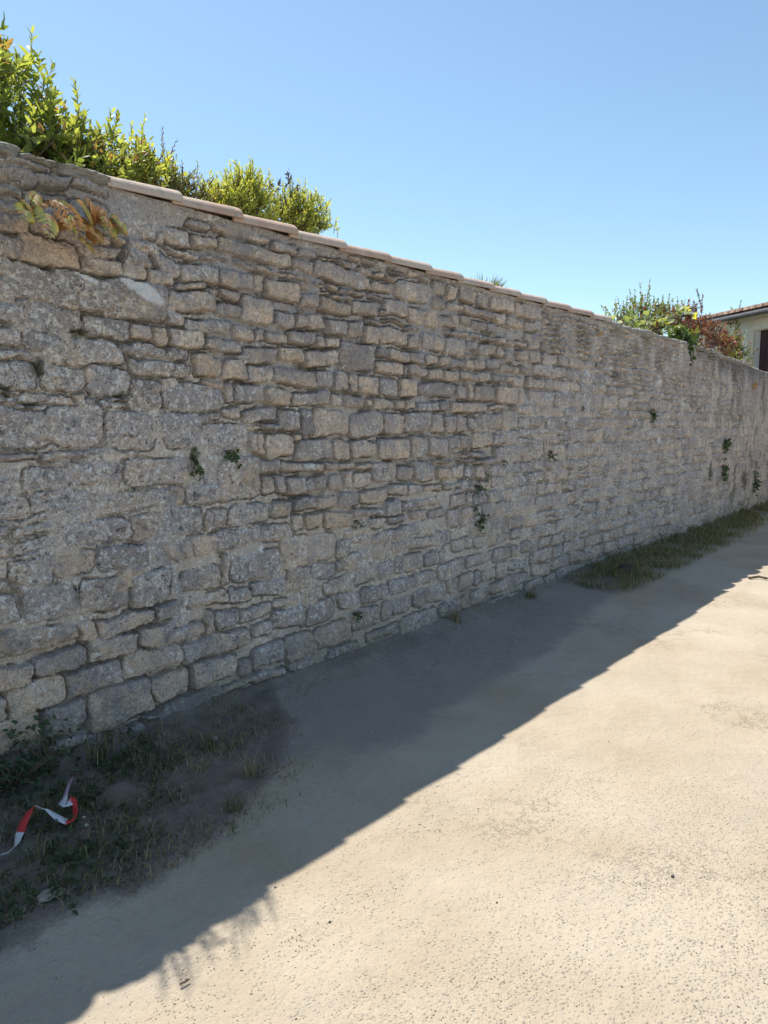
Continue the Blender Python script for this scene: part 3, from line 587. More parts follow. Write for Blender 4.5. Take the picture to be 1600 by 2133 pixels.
M_yel = mat_leaf('lime_leaf', (.20, .28, .07), (.56, .60, .14), (.3, .2, .05))
M_grn = mat_leaf('mid_leaf', (.08, .13, .045), (.24, .30, .09), (.22, .08, .06))
M_gry = mat_leaf('grey_leaf', (.08, .11, .07), (.22, .26, .13), (.16, .1, .08))
M_red = mat_leaf('smoke_bush_leaf', (.10, .035, .04), (.26, .11, .09), (.2, .16, .07))
M_vine = mat_leaf('vine_leaf', (.12, .19, .07), (.32, .38, .18), (.4, .34, .05))
M_ivy = mat_leaf('ivy_leaf', (.025, .055, .018), (.09, .15, .035), (.1, .12, .03), .3)
M_fern = mat_leaf('fern_frond', (.20, .24, .08), (.50, .48, .18), (.52, .30, .14), .4)
shrub('laurel_bush', 'tall dark green glossy laurel bush standing over the wall top at the left edge', 'bush',
      [(-60, 170, .75, .33, 1), (5, 235, .6, .28, 1.2), (45, 265, .5, .22, 1), (-130, 120, .9, .4, 1), (-5, 180, .7, .12, 1), (-40, 300, .55, .35, 1.2), (70, 290, .35, .12, 1)], M_laurel, M_bark, 290, .085, .034, (.10, .22), 10, (0, .8), .03, .95,
      spikes=[(4, 78, .6, .22), (22, 95, .6, .25), (45, 130, .55, .25), (55, 172, .55, .16), (78, 195, .5, .13), (78, 225, .5, .12), (-20, 70, .6, .3)])
shrub('laurel_bush', 'bushy yellow-green laurel with glossy leaves rising just above the flat cap stones', 'bush',
      [(110, 272, .45, .13, 1), (150, 292, .4, .13, 1), (195, 312, .4, .13, 1), (240, 335, .4, .12, 1), (110, 320, .4, .16, 1), (175, 340, .35, .14, 1), (228, 355, .35, .12, 1)], M_laurel, M_bark, 250, .070, .030, (.07, .16), 9, (.2, 1), .07, .95,
      spikes=[(115, 205, .45, .18), (135, 220, .45, .15), (155, 245, .45, .12), (222, 232, .42, .22), (232, 240, .42, .2), (190, 262, .4, .14), (160, 172, .5, .35)])
shrub('spindle_shrub', 'airy green shrub with two tall leafy shoots behind the first clay tile', 'bush',
      [(285, 330, .45, .14, 1), (320, 350, .45, .12, 1), (300, 370, .4, .12, 1), (265, 350, .4, .1, 1)], M_yel, M_bark, 110, .055, .022, (.07, .15), 8, (0, .7), .08, .9,
      spikes=[(285, 242, .45, .24), (278, 265, .45, .2), (296, 268, .45, .2), (270, 300, .45, .14), (305, 290, .45, .16)])
shrub('olive_sprig_shrub', 'thin grey-green shrub with narrow leaves and reddish bare stems', 'bush',
      [(350, 350, .5, .09, 1), (365, 370, .45, .09, 1), (385, 385, .45, .07, 1)], M_gry, M_bark, 110, .045, .009, (.08, .16), 8, (.3, 1), .2, .8,
      spikes=[(342, 260, .5, .30), (330, 288, .5, .2), (350, 290, .5, .2), (380, 340, .5, .12), (365, 330, .5, .16)])
shrub('dry_twig_shrub', 'nearly leafless brownish twiggy plant with two pale yellow leaves', 'bush',
      [(405, 392, .4, .05, 1), (425, 398, .4, .05, 1)], M_yel, M_bark, 22, .03, .013, (.06, .12), 4, (.6, 1), .3, .9,
      spikes=[(412, 352, .4, .13), (425, 358, .4, .12), (436, 362, .4, .11), (447, 372, .4, .1), (458, 380, .4, .09)])
shrub('feathery_conifer', 'bright lime green feathery bush with a pointed crown behind the third clay tile', 'bush',
      [(455, 402, .5, .10, 1), (490, 405, .5, .13, 1.2), (515, 385, .55, .13, 1.2), (535, 415, .5, .12, 1), (545, 385, .6, .08, .7)], M_yel, M_bark, 380, .036, .011, (.07, .14), 18, (.2, 1), .0, .75,
      spikes=[(513, 345, .55, .14), (525, 360, .55, .13), (497, 362, .55, .12), (537, 358, .6, .12), (440, 388, .5, .08)])
shrub('euphorbia_bush', 'rounded yellow-green bush with dark dried seed heads above the fourth clay tile', 'bush',
      [(585, 432, .5, .11, 1), (615, 420, .55, .13, 1.2), (642, 430, .55, .13, 1.1), (622, 450, .5, .12, 1), (670, 462, .5, .06, .6)], M_yel, M_bark, 300, .045, .013, (.06, .13), 10, (0, .85), .03, .85,
      spikes=[(683, 438, .5, .09), (698, 455, .5, .1), (704, 470, .5, .08), (650, 398, .55, .1), (628, 392, .55, .1)])
def seed_heads(name, label, tips, mat, Y=.5):
    c = on_y(float(tips[0][0]), float(tips[0][1]), Y); c[2] = 0; root = empty(name, c, label, 'plant'); segs = []
    for x, y, L in tips:
        f = Fol()
        t = on_y(float(x), float(y), Y); b = t - np.array([R.normal() * .05, 0, L]); m_ = (t + b) / 2 + R.normal(size=3) * .012
        segs.append(([b, m_, t], [.003, .0025, .0015]))
        for _ in range(26):
            q = t - (t - m_) * R.random() * .6; v = rnd3() + np.array([0, 0, .6]); f.leaf(q, v, rnd3(), R.uniform(.012, .026), .009, (R.random(), 0, 1 if R.random() < .5 else 0))
            if R.random() < .3: segs.append(([q, q + v * .025], [.0012, .0008]))
        f.build('seed_head', mat, root)
    V_, F_ = tubes(segs, 4); mesh_obj('stem', V_, F_, M_bark, root)
M_dry = mat_leaf('dried_head', (.05, .03, .045), (.13, .08, .08), (.10, .06, .05), .2)
seed_heads('dried_flower_stalks', 'dark purple-brown dried flower stalks poking above the rounded yellow-green bush', [(598, 360, .22), (582, 378, .2), (563, 382, .16), (618, 388, .14), (605, 372, .2)], M_dry)
# palm tips behind the tiles
pc = on_y(1008., 606., 1.6); root = empty('palm', (pc[0], pc[1], 0), 'tips of dark green palm fronds just showing over the tiles', 'palm'); f = Fol(); segs = []
trk = np.array([pc[0], pc[1], pc[2] - .15]); 
for k in range(16):
    a = math.radians(-10 + 200 * k / 15); d = np.array([math.cos(a), R.normal() * .5, abs(math.sin(a)) * .7 + .1]); 
    for q in range(16):
        v = d * R.uniform(.7, 1) + R.normal(size=3) * .12; f.leaf(trk + d * .06, v, rnd3(), R.uniform(.26, .36), .012, (R.random(), 0, 0))
f.build('frond', M_gry, root, .05); V_, F_ = tubes([([(pc[0], pc[1], -.02), trk], [.09, .07])], 10); mesh_obj('trunk', V_, F_, M_bark, root)
# right-hand garden
shrub('rose_shrub', 'tall airy shrub with upright blue-green leafy shoots at the far end of the tiles', 'bush',
      [(1300, 655, .7, .18, 1), (1335, 640, .8, .2, 1), (1365, 650, .9, .2, 1), (1395, 645, .9, .18, .8)], M_grn, M_bark, 260, .06, .035, (.15, .3), 8, (.1, .8), .14, .9,
      spikes=[(1356, 578, .8, .55), (1338, 590, .8, .5), (1315, 602, .8, .4), (1284, 625, .75, .3), (1303, 618, .75, .3), (1380, 615, .9, .3), (1347, 600, .8, .4), (1415, 620, .9, .22), (1395, 612, .9, .25), (1425, 622, .9, .2)])
shrub('grape_vine', 'vine with large pale green leaves spilling onto the wall top', 'vine',
      [(1290, 672, .3, .10, 1), (1318, 680, .3, .11, 1), (1350, 682, .3, .12, 1), (1385, 680, .4, .13, 1), (1350, 692, .25, .08, 1), (1415, 660, .5, .13, .6)], M_vine, M_bark, 62, .14, .12, (.05, .15), 3, (.1, .95), .06, 1.1, up=.2)
shrub('smoke_bush', 'dark red-leaved bush in the middle of the far garden plants', 'bush',
      [(1370, 684, .5, .14, .7), (1405, 668, .7, .24, 1), (1432, 666, .8, .28, 1.2), (1425, 690, .6, .2, 1), (1462, 684, .8, .26, 1), (1492, 694, .9, .26, 1), (1490, 712, .8, .22, 1), (1515, 700, 1.0, .2, .7)], M_red, M_bark, 330, .07, .042, (.10, .2), 9, (0, 1), .16, .9,
      spikes=[(1465, 600, .9, .5), (1460, 615, .9, .35), (1452, 628, .9, .3)])
shrub('yellow_leaved_vine', 'sprig of bright yellow leaves hanging in front of the dark red bush', 'vine',
      [(1432, 655, .5, .14, 1), (1438, 682, .4, .1, 1), (1425, 700, .3, .1, 1), (1450, 640, .5, .12, .7)], M_yel, M_bark, 13, .11, .09, (.08, .16), 4, (.6, 1), 0, 1.1, up=.3)
shrub('climbing_rose', 'green climbing rose with a few pink blooms against the white house', 'bush',
      [(1525, 712, 1.1, .22, 1), (1540, 730, 1.0, .2, 1), (1515, 738, .9, .2, 1), (1500, 748, .7, .15, .7), (1545, 705, 1.2, .18, .8), (1528, 672, 1.3, .10, .4), (1542, 752, .8, .16, 1)], M_grn, M_bark, 300, .07, .045, (.12, .28), 8, (.2, 1), .18, .95,
      spikes=[(1536, 628, 1.3, .4), (1530, 640, 1.3, .3), (1562, 668, 1.3, .3), (1568, 720, 1.1, .3)])
ir = shrub('ivy', 'dark green ivy clump tumbling over the wall edge below the red bush', 'ivy',
      [(1418, 703, .10, .12, 1), (1440, 712, .02, .14, 1), (1462, 720, -.04, .15, 1), (1482, 728, -.06, .14, 1), (1488, 742, -.06, .08, .6)], M_ivy, M_bark, 330, .085, .07, (.05, .12), 6, (0, .9), .0, 1.1, up=.1)
# pink blooms as parts of the rose
ros = [o for o in C.objects if o.name.startswith('climbing_rose')][0]; M_pink = mat_plain('rose_petal', (.55, .12, .14), (.7, .25, .25), 30, .6, 0)
for x, y in [(1532, 713), (1520, 708), (1541, 735), (1512, 690)]:
    p = on_y(float(x), float(y), .75); V_, F_ = lump(p[0], p[1], p[2], .028, .028, .024, int(x), 0, 10, 7); mesh_obj('rose_bloom', V_, F_, M_pink, ros)

# ---------------------------------------------------------------- house beyond the wall
def camxy(X, Zd): return CAM[:2] + _rt[:2] * X + _fw[:2] * Zd
hd = np.array([-.225, .974]); hn = np.array([-.974, -.225])         # facade direction and outward normal in camera plan
P1 = np.array([7.9, 15.2]); hw = lambda s, n, z: (*camxy(*(P1 + hd * s + hn * n)), z)
house = empty('house', hw(0, 0, 0), 'low white rendered house with a clay tile roof beyond the far end of the wall', 'house')
def hbox(name, s0, s1, n0, n1, z0, z1, mat, parent):
    V = [hw(s, n, z) for z in (z0, z1) for s, n in ((s0, n0), (s1, n0), (s1, n1), (s0, n1))]
    return mesh_obj(name, V, [(0, 1, 2, 3), (4, 7, 6, 5), (0, 4, 5, 1), (1, 5, 6, 2), (2, 6, 7, 3), (3, 7, 4, 0)], mat, parent, smooth=False)
M_white = mat_plain('white_render', (.72, .75, .77), (.80, .82, .83), 4, .9, .004)
M_sur = mat_plain('pale_stone_surround', (.60, .55, .46), (.68, .64, .55), 8, .9, .003)
M_shut = mat_plain('aubergine_paint', (.055, .03, .04), (.08, .045, .055), 3, .6, 0)
M_zinc = mat_plain('zinc', (.06, .065, .075), (.10, .105, .115), 6, .6, 0, .3)
EZ = 3.77; S0, S1 = -9.0, 2.6; d0, d1, dt = -1.0, .61, 3.46
hbox('wall', d1, S1, -6, 0, 0, EZ, M_white, house); hbox('wall', S0, d0, -6, 0, 0, EZ, M_white, house); hbox('wall', d0, d1, -6, -.002, dt, EZ, M_white, house)
hbox('wall', d0, d1, -6, -.3, 0, dt, M_white, house)
door = hbox('door', d0 + .01, d1 - .01, -.20, -.13, .0, dt, M_shut, house)
for k in range(5):
    s = d0 + .16 + k * .32; hbox('plank', s - .012, s + .012, -.128, -.12, .05, dt - .03, M_shut, door).location = (0, 0, 0)
sur = hbox('door_surround', d1, d1 + .20, -.001, .03, 0, dt + .20, M_sur, house); hbox('door_surround', d0 - .22, d0, -.001, .03, 0, dt + .22, M_sur, house); hbox('door_surround', d0, d1, -.001, .03, dt, dt + .22, M_sur, house)
# roof: rows of canal tiles
def roofpt(s, n, h): return hw(s, n, EZ + .06 + (.30 - n) * .22 + h)
V_ = []; F_ = []; ncol = int((S1 + .25 - S0) / .2); cw = (S1 + .25 - S0) / ncol; rows = 11; q = 7
for c_ in range(ncol):
    for r_ in range(rows):
        n0 = .30 - r_ * .36; n1 = n0 - .40; b = len(V_); jt = R.normal() * .008
        for i_, nn in enumerate((n0, n1)):
            for j in range(q):
                a = math.pi * j / (q - 1); V_.append(roofpt(S0 + (c_ + .5) * cw - math.cos(a) * cw * .5 + jt, nn, math.sin(a) * .07 + (.03 if i_ == 0 else 0)))
        for j in range(q - 1): F_.append((b + j, b + j + 1, b + q + j + 1, b + q + j))
        F_.append(tuple(b + j for j in range(q))[::-1])
NR = Nodes('roof_tile'); NR.col(NR.mix(NR.ramp(NR.noise(6, 5, .7), .35, .65), (.14, .085, .065), (.33, .22, .17))); M_roof = NR.m
rf = mesh_obj('roof', V_, F_, M_roof, house)
dk = [roofpt(S0, .28, 0), roofpt(S1 + .25, .28, 0), roofpt(S1 + .25, -3.9, 0), roofpt(S0, -3.9, 0), hw(S0, -7, EZ), hw(S1 + .25, -7, EZ), hw(S0, .28, EZ), hw(S1 + .25, .28, EZ)]
o = mesh_obj('roof_deck', dk, [(0, 1, 2, 3), (3, 2, 5, 4), (0, 6, 7, 1), (1, 7, 5, 2), (0, 3, 4, 6)], M_roof, house, smooth=False)
V_, F_ = tubes([([roofpt(S0, -3.9, .03), roofpt(S1 + .3, -3.9, .03)], [.09, .09])], 10); mesh_obj('ridge_tile', V_, F_, M_roof, house)
V_, F_ = tubes([([hw(S0, .37, EZ - .02), hw(S1 + .3, .37, EZ - .02)], [.045, .045])], 10); mesh_obj('gutter', V_, F_, M_zinc, house)

# ---------------------------------------------------------------- plants growing on the wall face
def frond(f, segs, p, d, L, curl, k, old):
    pts = [p]; d = np.array(d, float); d /= np.linalg.norm(d); side = np.cross(d, (0, -1., .2)); side /= np.linalg.norm(side); n = 12; cur = d.copy()
    for i in range(n):
        cur = cur + curl * np.array([0, -.15, -1.]) * (.05 + .16 * i / n) + side * curl * .02; cur /= np.linalg.norm(cur); pts.append(pts[-1] + cur * L / n)
    segs.append((pts, [.0022 * (1 - .7 * i / n) for i in range(n + 1)]))
    for i in range(2, n + 1):
        c_ = pts[i] - pts[i - 1]; c_ /= np.linalg.norm(c_); w_ = L * .14 * math.sin(math.pi * (.12 + .85 * i / n)) + .005
        for sgn in (-1, 1):
            for h_ in (0,):
                sd = np.cross(c_, (0, -1., 0.3)) * sgn; f.leaf(pts[i] - c_ * L / n * h_, sd + c_ * .35 + np.array([0, -.5, -.25]), (0, -1, .4), w_, w_ * .40, (min(1, k + R.normal() * .15), 0, 1 if R.random() < old else 0))
def fern(label, fr, cat='fern'):
    x, y = fr[0][0], fr[0][1]; p0 = on_y(float(x), float(y)); u, z = p0[0], p0[2]; root = empty('fern', (u, -wall_n(u, z), z), label, cat, 'dried ferns on the wall'); segs = []
    for x, y, x2, y2, curl, old in fr:
        f = Fol()
        a = on_y(float(x), float(y)); n_ = wall_n(a[0], a[2]); a[1] = -n_ + .01; b = on_y(float(x2), float(y2), -n_ - (.20 + .18 * R.random())); v = b - a; v[2] += np.linalg.norm(v) * curl * .35
        frond(f, segs, a, v, np.linalg.norm(b - a) * (.90 + curl * .25), curl, R.uniform(.4, 1), old)
        f.build('frond', M_fern, root, .3)
    V_, F_ = tubes(segs, 4); mesh_obj('stalk', V_, F_, M_bark, root)
fern('curled half-dried fern at the left, its big frond arching to the right', [(62, 455, 75, 388, .5, .6), (62, 455, 52, 412, .3, .4), (64, 440, 140, 425, 1.6, .7), (62, 455, 72, 440, 1, .2), (85, 455, 108, 475, .8, .1), (62, 450, 92, 415, .6, .8), (60, 458, 50, 440, .6, .2)])
fern('orange dried fern with one short frond hanging beside the tallest ones', [(122, 478, 153, 458, 1, 1), (125, 480, 150, 476, 1, .4), (122, 478, 135, 455, .8, .9)])
fern('tallest reddish-brown dried fern with upright fronds below the first tile', [(196, 470, 163, 412, .25, .5), (194, 465, 186, 405, .15, .95), (196, 462, 200, 422, .3, .95), (198, 460, 215, 428, .5, .95), (198, 465, 226, 458, .8, .95), (194, 475, 168, 465, .4, .9), (196, 478, 190, 512, -.2, .9), (198, 470, 205, 495, .1, .9), (190, 500, 180, 510, .1, .8), (196, 480, 200, 500, .1, .9), (196, 460, 208, 432, .3, .9)])
fern('small yellow and orange dried fern beside the tallest one', [(240, 475, 243, 440, .2, .4), (240, 475, 232, 465, .6, 1), (242, 474, 266, 478, .3, .9), (240, 476, 255, 460, .5, .2), (240, 476, 225, 478, .5, .2)])
def tuft(name, label, x, y, rx, rz, n, mat, ll, lw, cat='plant', group=None, hang=.3, shade=(.2, .9)):
    rx *= .62; rz *= .60; n = int(n * .55); ll *= .82; lw *= .85
    c = on_y(float(x), float(y)); n0 = wall_n(c[0], c[2]); root = empty(name, (c[0], -n0, c[2]), label, cat, group); f = Fol(); segs = []
    for _ in range(n):
        e = np.array([c[0] + R.normal() * rx * .5, -n0 - R.uniform(.01, .05), c[2] - rz * .2 + R.normal() * rz * .5]); s0 = np.array([c[0] + (e[0] - c[0]) * .3, -n0 + .01, c[2] + rz * .3])
        segs.append(([s0, (s0 + e) / 2 + np.array([0, -.012, .01]), e], [.0015, .0012, .0008]))
        for _k in range(3): f.leaf(e, rnd3() + np.array([0, -.5, -hang]), np.array([0, -1, .4]) + R.normal(size=3) * .4, ll * R.uniform(.6, 1.2), lw * R.uniform(.7, 1.2), (R.uniform(*shade), 0, 0))
    f.build('foliage', mat, root); V_, F_ = tubes(segs, 4); mesh_obj('stem', V_, F_, M_bark, root)
g_ = 'small plants rooted in the wall joints'
tuft('ivy_sprig', 'long dark green sprig hanging from a joint, left of its shorter twin', 400, 957, .06, .14, 34, M_ivy, .026, .02, group=g_)
tuft('ivy_sprig', 'short dark green sprig under a large grey stone, right of the longer one', 481, 948, .09, .06, 26, M_ivy, .026, .02, group=g_)
tuft('wall_plant', 'round dark tuft at the edge of the repointed stones', 988, 1016, .11, .10, 40, M_ivy, .022, .016, group=g_)
tuft('wall_plant', 'tiny dark tuft between the round tuft and the T-shaped sprig', 985, 1062, .05, .07, 16, M_ivy, .022, .018, group=g_)
tuft('ivy_sprig', 'T-shaped green ivy sprig hanging below the two small tufts', 996, 1084, .12, .10, 36, M_ivy, .032, .026, group=g_, hang=.8)
tuft('wall_plant', 'olive tuft on the plaster slope above the round dark tuft', 1014, 992, .06, .12, 26, M_grn, .02, .012, group=g_)
tuft('wall_plant', 'small greenish speck of leaves high on the smooth plaster', 1047, 965, .05, .06, 12, M_ivy, .022, .015, group=g_)
tuft('wall_plant', 'dark dried tuft low in the middle of the wall', 744, 1090, .06, .05, 24, M_gry, .02, .01, group=g_, shade=(0, .3))
tuft('ivy_sprig', 'small ivy sprig low on the wall near the damp dark stones', 735, 1281, .06, .07, 20, M_ivy, .024, .018, group=g_)
tuft('wall_plant', 'drooping green plant halfway up in the far rubble', 1354, 862, .10, .12, 26, M_ivy, .05, .03, group=g_)
tuft('wall_plant', 'green plant in a vertical joint at the upper right plaster', 1142, 945, .06, .14, 24, M_ivy, .03, .02, group=g_)
tuft('wall_plant', 'broad green plant on the pale far plaster, upper of the pair', 1508, 925, .3, .22, 44, M_ivy, .06, .04, group=g_)
tuft('wall_plant', 'green plant on the pale far plaster, lower of the pair', 1506, 977, .22, .26, 44, M_ivy, .06, .04, group=g_)
tuft('wall_plant', 'tall dark plant at the wall foot near the right edge', 1572, 1000, .3, .42, 60, M_ivy, .06, .04, group=g_)
M_or = mat_leaf('orange_petal', (.5, .22, .03), (.75, .42, .05), (.6, .3, .05), .4)
tuft('orange_wall_flower', 'little orange flower clump near the top of the far rubble, below the vine', 1246, 692, .10, .05, 10, M_or, .03, .02, group=g_)
tuft('orange_wall_flower', 'little orange flower clump near the wall top at the right edge', 1570, 801, .2, .08, 10, M_or, .06, .04, group=g_)

# ---------------------------------------------------------------- grass and weeds at the foot of the wall
def blades(name, label, pts, hmin, hmax, wd, mat, shade=(.1, .8), old=.2, kind=None, cat='grass', lean=.6):
    P = np.array([(x, y, gz(x, y) - .004) for x, y in pts]); n = len(P)
    hgt = R.uniform(hmin, hmax, n); az = R.uniform(0, 6.28, n); ln = R.uniform(.1, lean, n) * hgt
    dirx = np.stack([np.cos(az), np.sin(az), np.zeros(n)], 1); wv = np.stack([-np.sin(az), np.cos(az), np.zeros(n)], 1) * wd * .5
    w1 = R.uniform(.7, 1.3, n)[:, None]
    a = P; m_ = P + dirx * (ln * .35)[:, None] + np.array([0, 0, 1]) * (hgt * .6)[:, None]; t = P + dirx * ln[:, None] + np.array([0, 0, 1]) * (hgt * (1 - .3 * R.random(n)))[:, None]
    V = np.stack([a - wv * w1, a + wv * w1, m_ - wv * w1 * .8, m_ + wv * w1 * .8, t], 1).reshape(-1, 3); b = (np.arange(n) * 5)[:, None]
    T = np.array([[0, 1, 3], [0, 3, 2], [2, 3, 4]]); Fc = (b[:, None, :] + T[None]).reshape(-1, 3)
    k = np.clip(R.uniform(*shade, n), 0, 1); o_ = (R.random(n) < old) * 1.0; col = np.repeat(np.stack([k, k * 0, o_, k * 0 + 1], 1)[:, None], 5, 1).reshape(-1, 4)
    if kind == 'stuff': return tag(mesh_obj(name, V, Fc, mat, None, {'lc': col}), label, cat, None, 'stuff')
    return tag(mesh_obj(name, V, Fc, mat, None, {'lc': col}), label, cat, kind)
def scatter(poly, n, soft=.08):
    p = np.array(poly); lo, hi = p.min(0), p.max(0); out = []
    while len(out) < n:
        q = R.uniform(lo, hi, (n * 2, 2)); q = q[(q[:, 1] < -.01) & (q[:, 0] > -5)]; m_ = inpoly(q[:, 0], q[:, 1], poly, soft) > R.random(len(q)) * .9 + .05
        cl = fbm(q[:, 0] * 5, q[:, 1] * 5, 2, 3); m_ &= cl > R.random(len(q)) * .35 + .33; out += list(q[m_])
    return out[:n]
M_grass = mat_leaf('grass_blade', (.07, .10, .05), (.18, .20, .10), (.34, .28, .17), .35)
blades('grass', 'green grass growing along the far foot of the wall', scatter(GRS, 17000, .28), .02, .10, .006, M_grass, (.35, 1), .4, 'stuff')
V0 = gpoly([(-450, 1850), (0, 1585), (200, 1565), (330, 1560), (300, 1700), (230, 1800), (150, 1900), (0, 1960), (-400, 2200)])
blades('weeds', 'patchy dark green weeds and grass on the verge soil at the lower left', scatter(V0, 3000, .25), .012, .055, .004, M_grass, (0, .8), .4, 'stuff', 'weeds', 1.0)
V1 = gpoly([(250, 1560), (520, 1480), (580, 1500), (560, 1620), (480, 1720), (330, 1840), (250, 1860)])
blades('dry_grass', 'thin dry grass scattered on the bare verge soil', scatter(V1, 2600, .3), .008, .045, .004, M_grass, (.1, .8), .6, 'stuff', 'grass', 1.8)
blades('dry_grass', 'thin pale dead grass and straw lying along the foot of the middle of the wall', scatter(gpoly([(560, 1430), (900, 1290), (1190, 1195), (1200, 1225), (920, 1330), (600, 1470)]), 420, .1), .01, .05, .004, M_grass, (.3, .9), .8, 'stuff', 'grass', 2.2)
# leafy weeds
f = Fol(); 
for x, y in scatter(V0, 900, .25): 
    z = gz(x, y); k = R.uniform(0, .8)
    for _k in range(4): f.leaf(np.array([x, y, z + R.uniform(0, .03)]), R.normal(size=3) * np.array([1, 1, .15]) + np.array([0, 0, .25]), (0, 0, 1.), R.uniform(.012, .03), R.uniform(.006, .014), (k, 0, 1 if R.random() < .05 else 0))
M_weed = mat_leaf('weed_leaf', (.035, .065, .03), (.10, .14, .06), (.22, .16, .04), .25)
tag(f.build('leafy_weeds', M_weed, None), 'low leafy weeds covering the verge at the lower left corner', 'weeds', None, 'stuff')
gt = 'grass tufts on the verge'
for lab, x, y, n, hh, oo in [('large straw-coloured grass tuft at the outer edge of the verge soil', 520, 1612, 34, .13, .95), ('green grass tuft close to the wall foot beside a pale pebble', 430, 1560, 40, .13, .35),
        ('tall thin green tuft beside the lowest wall stones', 205, 1590, 36, .17, .3), ('small yellowing tuft in the middle of the bare soil', 418, 1608, 26, .06, .7), ('green tuft near the outer verge edge above the shadow line', 488, 1690, 60, .07, .25),
        ('tuft with broad leaves below the striped tape', 72, 1800, 26, .12, .2), ('isolated dry tuft in the sunlit sand', 608, 1962, 9, .018, 1.0), ('flattened straw tuft at the foot of the middle wall stones', 950, 1302, 50, .10, .85),
        ('green tuft beside the grey gravel at the start of the far grass', 1105, 1250, 60, .09, .3), ('bright green leaning tuft just behind the tape', 90, 1695, 24, .12, .1)]:
    p = on_z(float(x), float(y)); pts = [(p[0] + R.normal() * .025, min(p[1] + R.normal() * .025, -.02)) for _ in range(n)]
    blades('grass_tuft', lab, pts, hh * .4, hh, .0045, M_grass, (.2, .9), oo, gt, 'grass', 1.5)
# creeping plant at the wall foot
for lab, x, y, n, s_ in [('dark leafy bramble climbing the lowest stones at the left', 95, 1550, 16, .034), ('dark weed clump against the wall foot at the left edge', 20, 1605, 50, .034)]:
    c = on_y(float(x), float(y), -.06); root = empty('bramble', (c[0], c[1], gz(c[0], c[1])), lab, 'plant'); f = Fol(); segs = []; b = np.array([c[0], -.08, gz(c[0], -.08)])
    for _ in range(n):
        e = c + R.normal(size=3) * np.array([.12, .04, .06]); e[1] = min(e[1], -.04); segs.append(([b, (b + e) / 2 + np.array([0, -.03, .03]), e], [.003, .0025, .001]))
        for _k in range(5): f.leaf(e + R.normal(size=3) * .02, rnd3() + np.array([0, -.5, .2]), np.array([0, -.6, 1.]), R.uniform(.6, 1.1) * s_, s_ * .55, (R.uniform(0, .6), 0, 0))
    f.build('foliage', M_weed, root); V_, F_ = tubes(segs, 4); mesh_obj('stem', V_, F_, M_bark, root)

# ---------------------------------------------------------------- barrier tape
NTp = Nodes('plastic_tape'); *_x, tcol = NTp.attr('tc'); NTp.col(tcol); NTp.b.inputs['Roughness'].default_value = .4; NTp.b.inputs['Specular IOR Level'].default_value = .4
WH, RD, PK = (.72, .74, .76), (.62, .05, .05), (.62, .42, .55)
tp = [(-60, 1800, WH), (-20, 1787, WH), (15, 1776, WH), (35, 1766, WH), (42, 1752, WH), (44, 1748, RD), (52, 1730, RD), (62, 1712, RD), (70, 1704, RD), (82, 1704, WH), (100, 1706, WH), (120, 1712, WH), (137, 1718, WH), (139, 1719, RD), (150, 1716, RD), (158, 1704, RD), (156, 1690, RD), (150, 1687, RD), (147, 1692, WH), (138, 1696, WH), (130, 1688, WH), (134, 1678, WH), (136, 1672, PK), (142, 1662, PK), (149, 1650, PK)]
Vt = []; Ct = []; P = []
lift = [.0, .004, .01, .02, .03, .03, .04, .05, .055, .05, .04, .03, .02, .02, .015, .02, .035, .04, .035, .03, .03, .04, .045, .05, .055]
for i, (x, y, c_) in enumerate(tp):
    g = on_z(float(x), float(y), .03); P.append(np.array([g[0], g[1], gz(g[0], g[1]) + .012 + lift[i]]))
for i, (x, y, c_) in enumerate(tp):
    d = P[min(i + 1, len(P) - 1)] - P[max(i - 1, 0)]; d /= np.linalg.norm(d); s = np.cross(d, (0, 0, 1.)); s /= np.linalg.norm(s); tw = math.sin(i * .9) * .6 + .3
    wv = (s * math.cos(tw) + np.array([0, 0, 1]) * math.sin(tw)) * .0135
    for k in (-1, -.3, .4, 1):
        Vt.append(P[i] + wv * k + np.array([0, 0, 1]) * .003 * math.sin(i * 2.1 + k * 2)); Ct.append((*c_, 1))
Ft = []
for i in range(len(tp) - 1):
    for k in range(3): a = i * 4 + k; Ft.append((a, a + 1, a + 5, a + 4))
o = tag(mesh_obj('barrier_tape', Vt, Ft, NTp.m, None, {'tc': Ct}), 'crumpled red and white striped plastic tape lying in the weeds', 'tape'); o.modifiers.new('t', 'SOLIDIFY').thickness = .0006

# ---------------------------------------------------------------- grit and stones
def grit(name, label, pts, smin, smax, mat, kind='stuff', cat='gravel'):
    V = []; Fc = []; base = np.array([(1, 0, 0), (-1, 0, 0), (0, 1, 0), (0, -1, 0), (0, 0, 1), (0, 0, -1)], float); T = [(0, 2, 4), (2, 1, 4), (1, 3, 4), (3, 0, 4), (2, 0, 5), (1, 2, 5), (3, 1, 5), (0, 3, 5)]
    for x, y in pts:
        s = R.uniform(smin, smax); a = R.uniform(0, 6.28); sc = np.array([s, s * R.uniform(.5, .9), s * R.uniform(.3, .6)]); q = base * sc * R.uniform(.75, 1.2, (6, 1)); c_, n_ = math.cos(a), math.sin(a)
        q = np.stack([q[:, 0] * c_ - q[:, 1] * n_, q[:, 0] * n_ + q[:, 1] * c_, q[:, 2]], 1) + (x, y, gz(x, y) + sc[2] * .35); b = len(V); V += list(q); Fc += [tuple(b + i for i in t) for t in T]
    return tag(mesh_obj(name, V, Fc, mat, None), label, cat, None, kind)
M_gd = mat_plain('dark_grit', (.05, .048, .045), (.16, .14, .12), 40, .8, 0); M_gp = mat_plain('pale_grit', (.5, .47, .42), (.68, .66, .6), 40, .8, 0); M_gs = mat_plain('sand_grit', (.33, .28, .21), (.52, .46, .36), 60, .9, 0)
